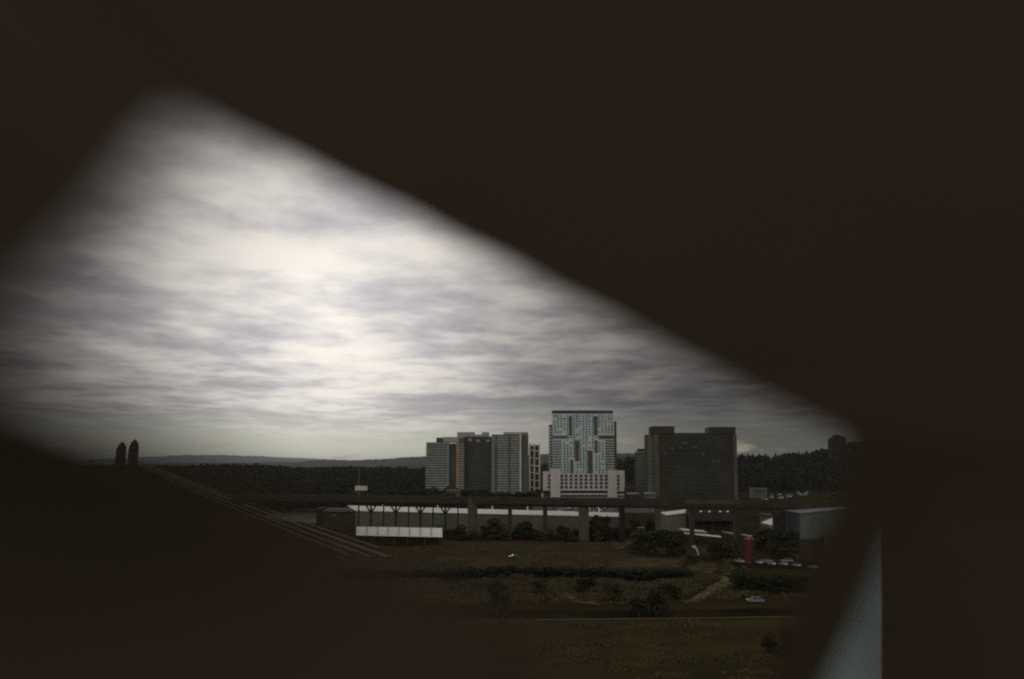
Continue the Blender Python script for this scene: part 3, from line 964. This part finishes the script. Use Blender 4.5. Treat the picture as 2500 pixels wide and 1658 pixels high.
for i, (sl, xe, th_) in enumerate(((.372, 930, .30), (.396, 950, .40), (.428, 905, .30), (.462, 860, .26))):
    pf = at(352 + i * 2, 1124 + i * 4, YP - 1)
    pf.x = min(pf.x, X(324, 1130, YP) + 3.2 + (3.6 if False else 0))
    pn = gnd(xe, 1128 + (xe - 362) * sl, 0.6)
    lab = ('pale cable running down from the right pylon, uppermost of the four', 'brightest pale cable from the right pylon, second from the top',
           'pale cable running down from the right pylon, third from the top', 'faint pale cable running down from the right pylon, lowest of the four')[i]
    b = thing('cable', (pn.x, pn.y, 0), lab, 'cable', 'cables running down from the pylons')
    mid = [pf.lerp(pn, t_) - Vector((0, 0, 1.2 * 4 * t_ * (1 - t_))) for t_ in (0, .17, .33, .5, .67, .83, 1)]
    MB().tube(mid, th_ * .95, 6).build('strand', M['rail'], b)
    MB().box(pn.x - .9, pn.x + .9, pn.y - .9, pn.y + .9, 0, 1.1).build('anchor_block', M['dark_concrete'], b)

# ------------------------------------------------------------------ masts, tower, hilltop house
Ym = 560
b = thing('sign_mast', (X(877, 1187, Ym), Ym, 0), 'thin tall mast carrying a small white sign box, above the dark viaduct deck', 'mast')
q = at(877, 1126, Ym)
MB().tube([(q.x, Ym, 0), (q.x, Ym, q.z)], [0.26, 0.14], 8).build('pole', M['grey_wall'], b)
x0, x1 = X(867.5, 1190, Ym), X(897, 1190, Ym)
MB().box(x0, x1, Ym - .7, Ym - .2, Z(1197.5, Ym), Z(1186.5, Ym)).build('sign_box', M['pink_stone'], b)
for k_ in (.25, .5, .75):
    xx = x0 + (x1 - x0) * k_
    MB().box(xx - .06, xx + .06, Ym - .75, Ym - .68, Z(1197, Ym), Z(1187, Ym)).build('sign_seam', M['grey_wall'], b)

q = gnd(1830, 1376)
b = thing('red_tower', tuple(q), 'tall red tank tower with a paler rim, standing by the row of parked cars', 'tower')
zt = at(1830, 1314, q.y).z
rr = 12 / FPX * q.y
MB().tube([(q.x, q.y, 0), (q.x, q.y, zt - .6)], rr, 20).build('tank', M['red'], b)
MB().tube([(q.x, q.y, zt - .6), (q.x, q.y, zt - .1), (q.x, q.y, zt + .6)], [rr * 1.06, rr * 1.06, rr * .3], 20).build('lid', mat('highlight_red_paint', (0.24, 0.07, 0.045), 0.8, (0.16, 0.042, 0.026), 0.8), b)  # highlight at the top put into the lid as a lighter red
for zz in (1.5, 3.6, 5.7):
    MB().tube([(q.x, q.y, zz), (q.x, q.y, zz + .18)], rr * 1.05, 20).build('hoop', M['red'], b)
MB().box(q.x + rr * .3, q.x + rr * .3 + .5, q.y - rr - .2, q.y - rr * .8, 0, zt).build('ladder', M['steel'], b)

q = gnd(1706, 1362)
b = thing('bent_pole', tuple(q), 'pale bent pole standing on the dirt left of the red tower', 'pole')
MB().tube([(q.x, q.y, 0), at(1704, 1350, q.y), at(1700, 1340, q.y), at(1694, 1334, q.y)], [.3, .3, .35, .2], 8).build('pole', M['pink_stone'], b)
p = at(1695, 1335, q.y)
MB().box(p.x - .7, p.x + .5, p.y - .3, p.y + .3, p.z - .4, p.z + .4).build('lamp_head', M['pink_stone'], b)

Yk = 1500
hx = X(2050, 1080, Yk)
hz = float(hgt(hx, Yk))
b = thing('hilltop_house', (hx, Yk, hz), 'dark house on the right hill with a flat projecting roof arm against the sky', 'house')
xa, xb = X(2030, 1075, Yk), X(2066, 1075, Yk)
zt = Z(1064, Yk)
MB().prism([(xa, hz - 8), (xb, hz - 8), (xb, zt - 2), (xb - 2, zt - 1), (xb - 7, zt), (xb - 9, zt + 2), (xa + 9, zt + 1.5), (xa + 5, zt - 2), (xa, zt - 5)], 'y', Yk, Yk + 18).build('wall', M['steel'], b)
MB().box(xb - 1, X(2105, 1078, Yk), Yk + 2, Yk + 14, Z(1081, Yk), Z(1078.5, Yk)).build('roof_arm', M['steel'], b)
MB().box(X(2100, 1078, Yk), X(2104, 1078, Yk), Yk + 2, Yk + 14, hz - 8, Z(1081, Yk)).build('post', M['steel'], b)
pth = [(2047, 1105), (2050, 1125), (2055, 1145), (2062, 1165), (2070, 1185), (2076, 1200)]


# ------------------------------------------------------------------ trees
def leaf_mesh(name, n, shape, size, seed):
    """n leaf clumps (small tilted quads) filling a crown given by shape(u) -> point"""
    r = np.random.default_rng(seed)
    v, f = [], []
    for i in range(n):
        c = shape(r)
        a = r.normal(size=3)
        a /= np.linalg.norm(a)
        t = np.cross(a, r.normal(size=3))
        t /= np.linalg.norm(t)
        u = np.cross(a, t)
        s1, s2 = size * r.uniform(.5, 1.3), size * r.uniform(.5, 1.3)
        k = len(v)
        v += [tuple(c - t * s1 - u * s2 * .4), tuple(c + t * s1 * .3 - u * s2), tuple(c + t * s1 + u * s2 * .4), tuple(c - t * s1 * .2 + u * s2)]
        f.append((k, k + 1, k + 2, k + 3))
    me = bpy.data.meshes.new(name)
    me.from_pydata(v, [], f)
    me.update()
    return me


def broad_shape(seed):
    r0 = np.random.default_rng(seed)
    lobes = [(np.array([r0.uniform(-2.6, 2.6), r0.uniform(-2.6, 2.6), r0.uniform(1.6, 7.8)]), r0.uniform(1.1, 2.1)) for _ in range(11)]
    lobes.append((np.array([0, 0, 5.5]), 2.4))

    def s(r):
        c, rad = lobes[r.integers(len(lobes))]
        d = r.normal(size=3)
        d /= np.linalg.norm(d)
        return c + d * rad * r.uniform(.55, 1.05) * np.array([1, 1, .85])
    return s


def tree_proto(name, kind, seed):
    root = thing(name, (0, 0, -500), '', 'tree')
    if kind == 'broad':
        mb = MB().tube([(0, 0, 0), (.1, 0, 2), (.05, .1, 4.5), (0, 0, 6.5)], [.38, .3, .2, .06], 7)
        r = random.Random(seed)
        for k in range(6):
            a = k * 1.05 + r.random()
            z = 2.0 + k * .5
            mb.tube([(0.05, 0, z), (math.cos(a) * 1.2, math.sin(a) * 1.2, z + 1.0), (math.cos(a) * 2.3, math.sin(a) * 2.3, z + 2.4)], [.14, .09, .03], 5)
        cr = leaf_mesh('crown', 1500, broad_shape(seed), .34, seed)
        m = M['leaf'] if seed % 2 else M['leaf_brown']
    elif kind == 'poplar':
        mb = MB().tube([(0, 0, 0), (0, 0, 12), (0, 0, 27)], [.6, .4, .08], 7)

        def s(r):
            z = r.uniform(0, 1)
            w_ = 4.2 * min(1, (z * 5 + .3)) * max(0, 1 - max(0, z - .5) ** 2.2 / .5 ** 2.2) ** .75 * (1 + .12 * math.sin(z * 30 + 3 * r.integers(3)))
            a = r.uniform(0, 2 * math.pi)
            q = math.sqrt(r.uniform(.15, 1)) * w_
            return np.array([math.cos(a) * q, math.sin(a) * q, 1.5 + z * 29])
        cr = leaf_mesh('crown', 3200, s, .55, seed)
        m = M['leaf']
    else:
        mb = MB().tube([(0, 0, 0), (0, 0, 14), (0, 0, 19)], [.35, .15, .03], 6)

        def s(r):
            z = r.uniform(0, 1) ** 1.3
            tier = (z * 9) % 1.0
            w_ = 3.6 * (1 - z) * (1.12 - .5 * tier) + .15
            a = r.uniform(0, 2 * math.pi)
            q = math.sqrt(r.uniform(.1, 1)) * w_
            return np.array([math.cos(a) * q, math.sin(a) * q, 2 + z * 17.5 - q * .18])
        cr = leaf_mesh('crown', 1100, s, .5, seed)
        m = M['needle']
    t = mb.build('trunk', M['bark'], None)
    t.parent = root
    t.location = (0, 0, 0)
    c = link('crown', cr, m, None)
    c.parent = root
    return root


protos = {}


def plant(kind, seed, loc, sc_, label, group=None, name='tree', wide=1.0, rot=None):
    key = (kind, seed)
    if key not in protos:
        protos[key] = o = tree_proto(name, kind, seed)
    else:
        o = copy_tree(protos[key])
        o.name = name
    o.location = loc
    o.scale = (sc_ * wide, sc_ * wide, sc_)
    o.rotation_euler = (0, 0, random.uniform(0, 6.28) if rot is None else rot)
    tag(o, label, 'tree')
    if group:
        o['group'] = group
    elif 'group' in o.keys():
        del o['group']
    return o




def tree_px(px, ytop, ybase, kind, seed, label, wide=1.0, group=None, name='tree', h0=8.6):
    q = gnd(px, ybase)
    zt = at(px, ytop, q.y).z
    plant(kind, seed, (q.x, q.y, -.1), zt / h0, label, group, name, wide)


for i, (px, yt, yb, sd_, wd, lab) in enumerate((
        (1215, 1404, 1502, 1, .62, 'tall dark slender tree in the brown field, left of the ochre soil patch'),
        (1232, 1440, 1506, 2, .8, 'smaller dark tree at the right foot of the tall slender field tree'),
        (1600, 1288, 1356, 3, 1.5, 'broad dark tree left of the white canopy roofs'),
        (1566, 1300, 1352, 4, 1.3, 'olive tree at the left side of the broad dark tree'),
        (1640, 1300, 1360, 5, 1.4, 'dark tree at the right side of the broad dark tree'),
        (1464, 1256, 1322, 6, .9, 'pointed olive tree in front of the warehouse, between two viaduct piers'),
        (1205, 1262, 1318, 2, 1.3, 'leafy olive tree in front of the warehouse, left of the thin pier'),
        (1280, 1268, 1318, 3, 1.2, 'dark tree in front of the warehouse, right of the thin pier'),
        (1120, 1282, 1322, 5, 1.2, 'dark bush tree beside the right end of the white roofed shelter'),
        (1375, 1278, 1322, 1, 1.0, 'small dark tree between the dark pier and the wide tan pier'),
        (1553, 1262, 1300, 4, 1.2, 'small green tree behind the low fence right of the warehouse'),
        (1590, 1264, 1306, 1, 1.0, 'small dark tree left of the grey shed'),
        (1870, 1286, 1340, 2, 1.5, 'wide dark tree below the white tent'),
        (1915, 1290, 1348, 3, 1.4, 'wide dark tree left of the blue-grey warehouse'),
        (1785, 1316, 1366, 6, 1.3, 'dark brown tree left of the red tower'),
        (1745, 1318, 1366, 5, 1.2, 'dark tree above the bent pole'),
        (1880, 1330, 1364, 4, 1.8, 'olive shrub tree right of the red tower'),
        (1925, 1335, 1366, 6, 1.8, 'olive brown shrub tree behind the parked cars'),
        (1600, 1432, 1502, 5, 1.05, 'dark round tree by the road in the middle right'),
        (1560, 1450, 1506, 1, 1.1, 'low dark tree left of the round roadside tree'),
        (1640, 1420, 1470, 3, 1.2, 'dark tree beside the lower end of the dirt path'),
        (1320, 1412, 1452, 4, 1.4, 'low olive tree in the middle of the brown field'),
        (1430, 1405, 1448, 3, 1.6, 'low spreading dark tree behind the ochre soil patch'),
        (1500, 1418, 1470, 6, 1.3, 'olive tree between the ochre soil and the round roadside tree'),
        (1690, 1350, 1380, 2, 1.6, 'dark bush left of the pale dirt yard'),
        (1935, 1530, 1640, 3, .9, 'dark tree in the olive grass at the lower right'),
        (1880, 1545, 1600, 5, 1.1, 'dark bush in the olive grass, left of the lower right tree'))):
    tree_px(px, yt, yb, 'broad', sd_, lab, wd)

for i in range(30):
    px = 1092 + i * 15 + random.uniform(-6, 6)
    yb = 1318 + random.uniform(-3, 5)
    tree_px(px, yb - random.uniform(14, 34), yb, 'broad', random.choice((2, 4, 6)), 'olive brown shrub in the thicket along the foot of the long warehouse', random.uniform(1.4, 2.2), 'shrubs along the foot of the warehouse', 'shrub')
# hedgerow trees: one long dark row across the field
row = []
for i in range(46):
    f_ = i / 45
    px = 840 + f_ * 830
    yb = 1411 + 4 * math.sin(f_ * 9)
    row.append((px + random.uniform(-6, 6), yb))
for i, (px, yb) in enumerate(row):
    tree_px(px, yb - random.uniform(22, 30), yb, 'broad', random.choice((1, 3, 5)), 'low dark bush in the long hedgerow across the field', random.uniform(1.9, 2.9), 'bushes of the long dark hedgerow', 'hedge_bush')
for i in range(20):
    px = 1805 + i * 13 + random.uniform(-4, 4)
    yb = 1440 + i * .8 + random.uniform(-3, 5)
    tree_px(px, yb - random.uniform(42, 52), yb, 'broad', random.choice((1, 3, 5)), 'dark bush in the thick hedge in front of the parked cars', random.uniform(1.1, 1.5), 'bushes of the hedge below the parked cars', 'hedge_bush')
for i in range(22):
    px = 640 + i * 25 + random.uniform(-6, 6)
    yb = 1252 + random.uniform(-5, 5)
    if 690 < px < 770:
        continue
    tree_px(px, yb - random.uniform(38, 50), yb, 'broad', random.choice((1, 2, 3, 5)), 'dark tree in the belt behind the left part of the viaduct', random.uniform(1.2, 1.6), 'tree belt behind the left viaduct')
for i in range(19):
    px = 1030 + i * 15.5 + random.uniform(-5, 5)
    q = gnd(px, 1226 + random.uniform(-3, 3))
    zt = at(px, random.uniform(1188, 1203), q.y).z
    plant('broad', random.choice((1, 3, 5)), (q.x, q.y, -.1), zt / 8.6, 'dark tree in the row at the feet of the left towers', 'trees at the feet of the left towers', 'tree', random.uniform(1.1, 1.5))
# conifers standing out on the right ridge
for i, (px, yt) in enumerate(((1812, 1094), (1826, 1092), (1838, 1096), (1853, 1091), (1868, 1095), (1893, 1096), (1915, 1088), (1925, 1086), (1935, 1091), (1950, 1097), (1968, 1095), (1992, 1090), (2004, 1094), (1260, 1100), (1275, 1101), (1530, 1101), (1545, 1102))):
    Yc_ = 1720
    x_ = X(px, 1100, Yc_)
    z0 = float(hgt(x_, Yc_)) - 1
    h_ = min(19.0, max(12.0, Z(yt, Yc_) - z0))
    plant('conifer', 31 + i % 3, (x_, Yc_, z0), h_ / 19.5, 'dark conifer standing out of the wooded ridge line', 'ridge line conifers', 'conifer_tree', 1.9)


# rough scrub and tall grass over the open land, as one mass
def scrub(name, regions, m, label, seed):
    r_ = np.random.default_rng(seed)
    V, Fq = [], []
    for (x0, x1, y0, y1, n_, sz) in regions:
        cl_ = [(r_.uniform(x0, x1), r_.uniform(y0, y1)) for _ in range(max(3, n_ // 60))]
        for _ in range(n_):
            cx_, cy_ = cl_[r_.integers(len(cl_))]
            px, py = cx_ + r_.normal() * 26, cy_ + r_.normal() * 3.2
            if not (y0 <= py <= y1) or (1662 < px < 1806 and abs(py - (1468 - (px - 1680) * .51)) < 15) or (1480 < px < 1770 and 1360 < py < 1404):
                continue
            q = gnd(px, py)
            for _k in range(3):
                a = r_.uniform(0, 6.28)
                w_, h_ = sz * r_.uniform(.4, 1.1), sz * r_.uniform(.5, 1.2)
                ox, oy = r_.normal(0, sz * .5, 2)
                k = len(V)
                V += [(q.x + ox - w_ * math.cos(a), q.y + oy - w_ * math.sin(a), -.02), (q.x + ox + w_ * math.cos(a), q.y + oy + w_ * math.sin(a), -.02),
                      (q.x + ox + w_ * .5 * math.cos(a) + .2 * h_, q.y + oy + w_ * .5 * math.sin(a), h_), (q.x + ox - w_ * .6 * math.cos(a), q.y + oy - w_ * .6 * math.sin(a) + .2 * h_, h_ * .8)]
                Fq.append((k, k + 1, k + 2, k + 3))
    me = bpy.data.meshes.new(name)
    me.from_pydata(V, [], Fq)
    me.update()
    return tag(link(name, me, m), label, 'scrub', kind='stuff')


scrub('scrub', [(880, 1760, 1330, 1384, 1500, .7), (1000, 1960, 1410, 1470, 2600, .8), (1500, 1800, 1330, 1400, 900, .9), (1150, 1960, 1515, 1680, 1500, .45), (820, 1700, 1388, 1410, 1500, 1.1)],
      M['leaf_brown'], 'rough brown scrub scattered over the open fields', 12)
scrub('dry_grass', [(900, 1760, 1326, 1386, 1500, .5), (1000, 1980, 1405, 1475, 2200, .55), (1100, 1980, 1512, 1680, 2600, .35)],
      mat('dry_straw', (0.105, 0.08, 0.038), 0.95, (0.055, 0.042, 0.02), .05, 0.05), 'dry straw-coloured grass over the fields', 14)


# woods: one mass of crowns
def wood(name, kind, pts, seed, m, hrange):
    r = np.random.default_rng(seed)
    V, Fq = [], []
    k = 0
    for (x, y, z) in pts:
        h = r.uniform(*hrange)
        con = kind == 'conifer' and r.random() < .75
        if con:
            n_, tiers = 6, 3
            rad = h * r.uniform(.17, .26)
            for t in range(tiers):
                zb_ = z + h * (0.12 + .27 * t)
                ztp = z + h * (.52 + .24 * t)
                rr_ = rad * (1 - .28 * t)
                a0 = r.uniform(0, 6.28)
                ring = [(x + rr_ * math.cos(a0 + 6.2832 * j / n_) * r.uniform(.7, 1.15), y + rr_ * math.sin(a0 + 6.2832 * j / n_) * r.uniform(.7, 1.15), zb_ + r.uniform(-.5, .5)) for j in range(n_)]
                V += ring + [(x, y, ztp)]
                Fq += [(k + j, k + (j + 1) % n_, k + n_) for j in range(n_)]
                k += n_ + 1
        else:
            for c in range(4):
                ox, oy = r.normal(0, h * .20, 2)
                cz = z + h * r.uniform(.45, .8)
                rr_ = h * r.uniform(.2, .34)
                n_ = 6
                rows = []
                for el, q in ((-.6, .75), (.15, 1.0), (.75, .62)):
                    a0 = r.uniform(0, 6.28)
                    rows.append([(x + ox + rr_ * q * math.cos(a0 + 6.2832 * j / n_) * r.uniform(.75, 1.2), y + oy + rr_ * q * math.sin(a0 + 6.2832 * j / n_) * r.uniform(.75, 1.2), cz + el * rr_ * r.uniform(.8, 1.2)) for j in range(n_)])
                V += rows[0] + rows[1] + rows[2] + [(x + ox, y + oy, cz + rr_ * r.uniform(.9, 1.2))]
                for a in range(2):
                    Fq += [(k + a * n_ + j, k + a * n_ + (j + 1) % n_, k + (a + 1) * n_ + (j + 1) % n_, k + (a + 1) * n_ + j) for j in range(n_)]
                Fq += [(k + 2 * n_ + j, k + 2 * n_ + (j + 1) % n_, k + 3 * n_) for j in range(n_)]
                k += 3 * n_ + 1
    me = bpy.data.meshes.new(name)
    me.from_pydata(V, [], Fq)
    me.update()
    return tag(link(name, me, m), kind='stuff')


def scatter(y0, y1, az0, az1, sp0, sp1, seed, skip=None):
    r = np.random.default_rng(seed)
    out = []
    y = y0
    while y < y1:
        sp = sp0 + (sp1 - sp0) * (y - y0) / (y1 - y0)
        x = az0 * y
        while x < az1 * y:
            xx, yy = x + r.uniform(-.5, .5) * sp, y + r.uniform(-.5, .5) * sp
            if not (skip and skip(xx, yy)):
                out.append((xx, yy, float(hgt(xx, yy)) - .5))
            x += sp
        y += sp * .9
    return out


tag(wood('wood', 'broad', scatter(700, 2200, -.62, -.085, 10, 22, 3), 4, M['forest'], (8, 14)), 'dark brown-green wood filling the flat land on the left, up to the horizon', 'wood')
tag(wood('wood', 'conifer', scatter(1170, 1850, .21, .60, 10, 16, 5), 6, M['forest'], (10, 17)), 'dark wooded hillside right of the dark office block', 'wood')
tag(wood('wood', 'conifer', scatter(1350, 2300, -.085, .21, 13, 22, 8), 9, M['forest'], (10, 17)), 'hazy wooded ridge showing between the towers', 'wood')


# ------------------------------------------------------------------ cars
def car_profile():
    return [(-2.1, .35), (-2.15, .8), (-1.9, .98), (-1.1, 1.02), (-.55, 1.42), (.7, 1.46), (1.35, 1.05), (2.05, .88), (2.15, .55), (2.1, .35)]


def make_car(label, paint, group=None):
    root = thing('parked_car', (0, 0, 0), label, 'car', group)
    body = MB().prism(car_profile(), 'y', -.88, .88).build('body', M[paint], None)
    body.parent = root
    for s_ in (-1, 1):
        y_ = .885 * s_
        o = MB().prism([(-1.0, 1.02), (-.5, 1.36), (.62, 1.39), (1.15, 1.03)], 'y', y_ - .012, y_ + .012).build('side_window', M['glass'], None)
        o.parent = root
    for (a, c, nm) in (((1.33, 1.075), (.74, 1.445), 'windscreen'), ((-1.07, 1.055), (-.58, 1.415), 'rear_window')):
        dx = .03 if a[0] > 0 else -.03
        o = MB().prism([(a[0], a[1]), (c[0], c[1]), (c[0] + dx, c[1] + .03), (a[0] + dx, a[1] + .03)], 'y', -.72, .72).build(nm, M['glass'], None)
        o.parent = root
    for wx in (-1.3, 1.32):
        for wy in (-.82, .82):
            o = MB().tube([(wx, wy - .11, .32), (wx, wy + .11, .32)], .32, 14).build('wheel', M['tyre'], None)
            o.parent = root
            h = MB().tube([(wx, wy - .125, .32), (wx, wy + .125, .32)], .18, 10).build('rim', M['car_silver'], None)
            h.parent = o
    for wy in (-.6, .6):
        o = MB().box(2.08, 2.17, wy - .2, wy + .2, .62, .78).build('headlight', M['car_white'], None)
        o.parent = root
    return root


c1 = make_car('silver blue car alone on the open road at the lower right', 'car_silver')
q = gnd(1844, 1472)
c1.location = (q.x, q.y, .05)
c1.rotation_euler = (0, 0, R(4))
cw = make_car('white car parked leftmost in the row, beside the red tower', 'car_white', 'cars parked by the red tower')
q = gnd(1806, 1375)
cw.location = (q.x, q.y, .1)
cw.rotation_euler = (0, 0, R(-65))
for (px, py, rz, lab, dark) in ((1852, 1377, -70, 'white car parked just right of the red tower', 0), (1872, 1375, 10, 'silver car parked sideways behind the white one', 1),
                               (1884, 1380, -70, 'white car parked second right of the red tower', 0), (1913, 1381, -68, 'white car parked near the middle of the right row', 0),
                               (1921, 1374, 8, 'silver car parked sideways at the back of the right row', 1), (1945, 1384, -70, 'white car parked second from the right end', 0),
                               (1985, 1389, -66, 'white car parked at the far right end of the row', 0)):
    o = copy_tree(c1 if dark else cw)
    q = gnd(px, py)
    o.location = (q.x, q.y, .1)
    o.rotation_euler = (0, 0, R(rz))
    o['label'] = lab
    o['group'] = 'cars parked by the red tower'
    if not dark:
        o.scale = (.8, .8, .8)
o = make_car('', 'car_dark')
q = gnd(1257, 1364)
o.location = (q.x, q.y, .05)
o.rotation_euler = (0, 0, R(8))
o['label'] = 'small dark car alone in the middle of the brown field'
if 'group' in o.keys():
    del o['group']
# far cars: one small mesh each
mbc = MB().prism(car_profile(), 'y', -.88, .88)
mec = mbc.mesh('far_car')
variants = []
for p_ in ('car_white', 'car_silver', 'car_dark'):
    m2 = mec.copy()
    m2.materials.append(M[p_])
    variants.append(m2)
for i in range(26):
    f_ = i / 25
    px = 1862 + f_ * 112 + random.uniform(-7, 7)
    py = 1219 - f_ * 13 + random.uniform(-5, 5)
    q = gnd(px, py)
    o = link('parked_car', random.choice(variants[:2] + variants))
    o.location = (q.x, q.y, float(hgt(q.x, q.y)) + .1)
    o.rotation_euler = (0, 0, R(random.uniform(-80, -40)))
    o.scale = (1.15,) * 3
    tag(o, 'tiny pale car in the distant lot at the foot of the right hill', 'car', 'cars in the distant lot')
for i in range(30):
    px = 1342 + random.uniform(0, 176)
    py = random.uniform(1243, 1251)
    if 1410 < px < 1440:
        continue
    q = gnd(px, py)
    o = link('parked_car', random.choice(variants))
    o.location = (q.x, q.y, .1)
    o.rotation_euler = (0, 0, R(random.choice((0, 90, 12, 80))))
    o.scale = (1.1,) * 3
    tag(o, 'tiny car on the pale street beyond the warehouse roof, seen under the viaduct', 'car', 'cars on the street beyond the warehouse')

# low fence right of the warehouse
a, c = gnd(1532, 1286, 1.4), gnd(1585, 1288, 1.4)
b = thing('low_fence', (a.x, a.y, 0), 'low pale rail fence right of the long warehouse', 'fence')
MB().bar((a.x, a.y, 1.35), (c.x, c.y, 1.35), .2, .45).build('rail', M['pink_block'], b)
for i in range(5):
    p = a.lerp(c, i / 4)
    MB().box(p.x - .1, p.x + .1, p.y - .1, p.y + .1, 0, 1.12).build('post', M['pink_block'], b)

# ------------------------------------------------------------------ air
hz_ = MB().box(-20000, 20000, -3000, 20000, -80, 130)
hm = bpy.data.materials.new('haze')
hm.use_nodes = True
hm.node_tree.nodes.clear()
pv = hm.node_tree.nodes.new('ShaderNodeVolumePrincipled')
pv.inputs['Color'].default_value = (0.72, 0.84, 1.0, 1)
pv.inputs['Density'].default_value = 0.000025
pv.inputs['Anisotropy'].default_value = 0.2
ho = hm.node_tree.nodes.new('ShaderNodeOutputMaterial')
hm.node_tree.links.new(pv.outputs[0], ho.inputs['Volume'])
tag(hz_.build('haze', hm), 'thin bluish air that greys the far hills', 'haze', kind='stuff')
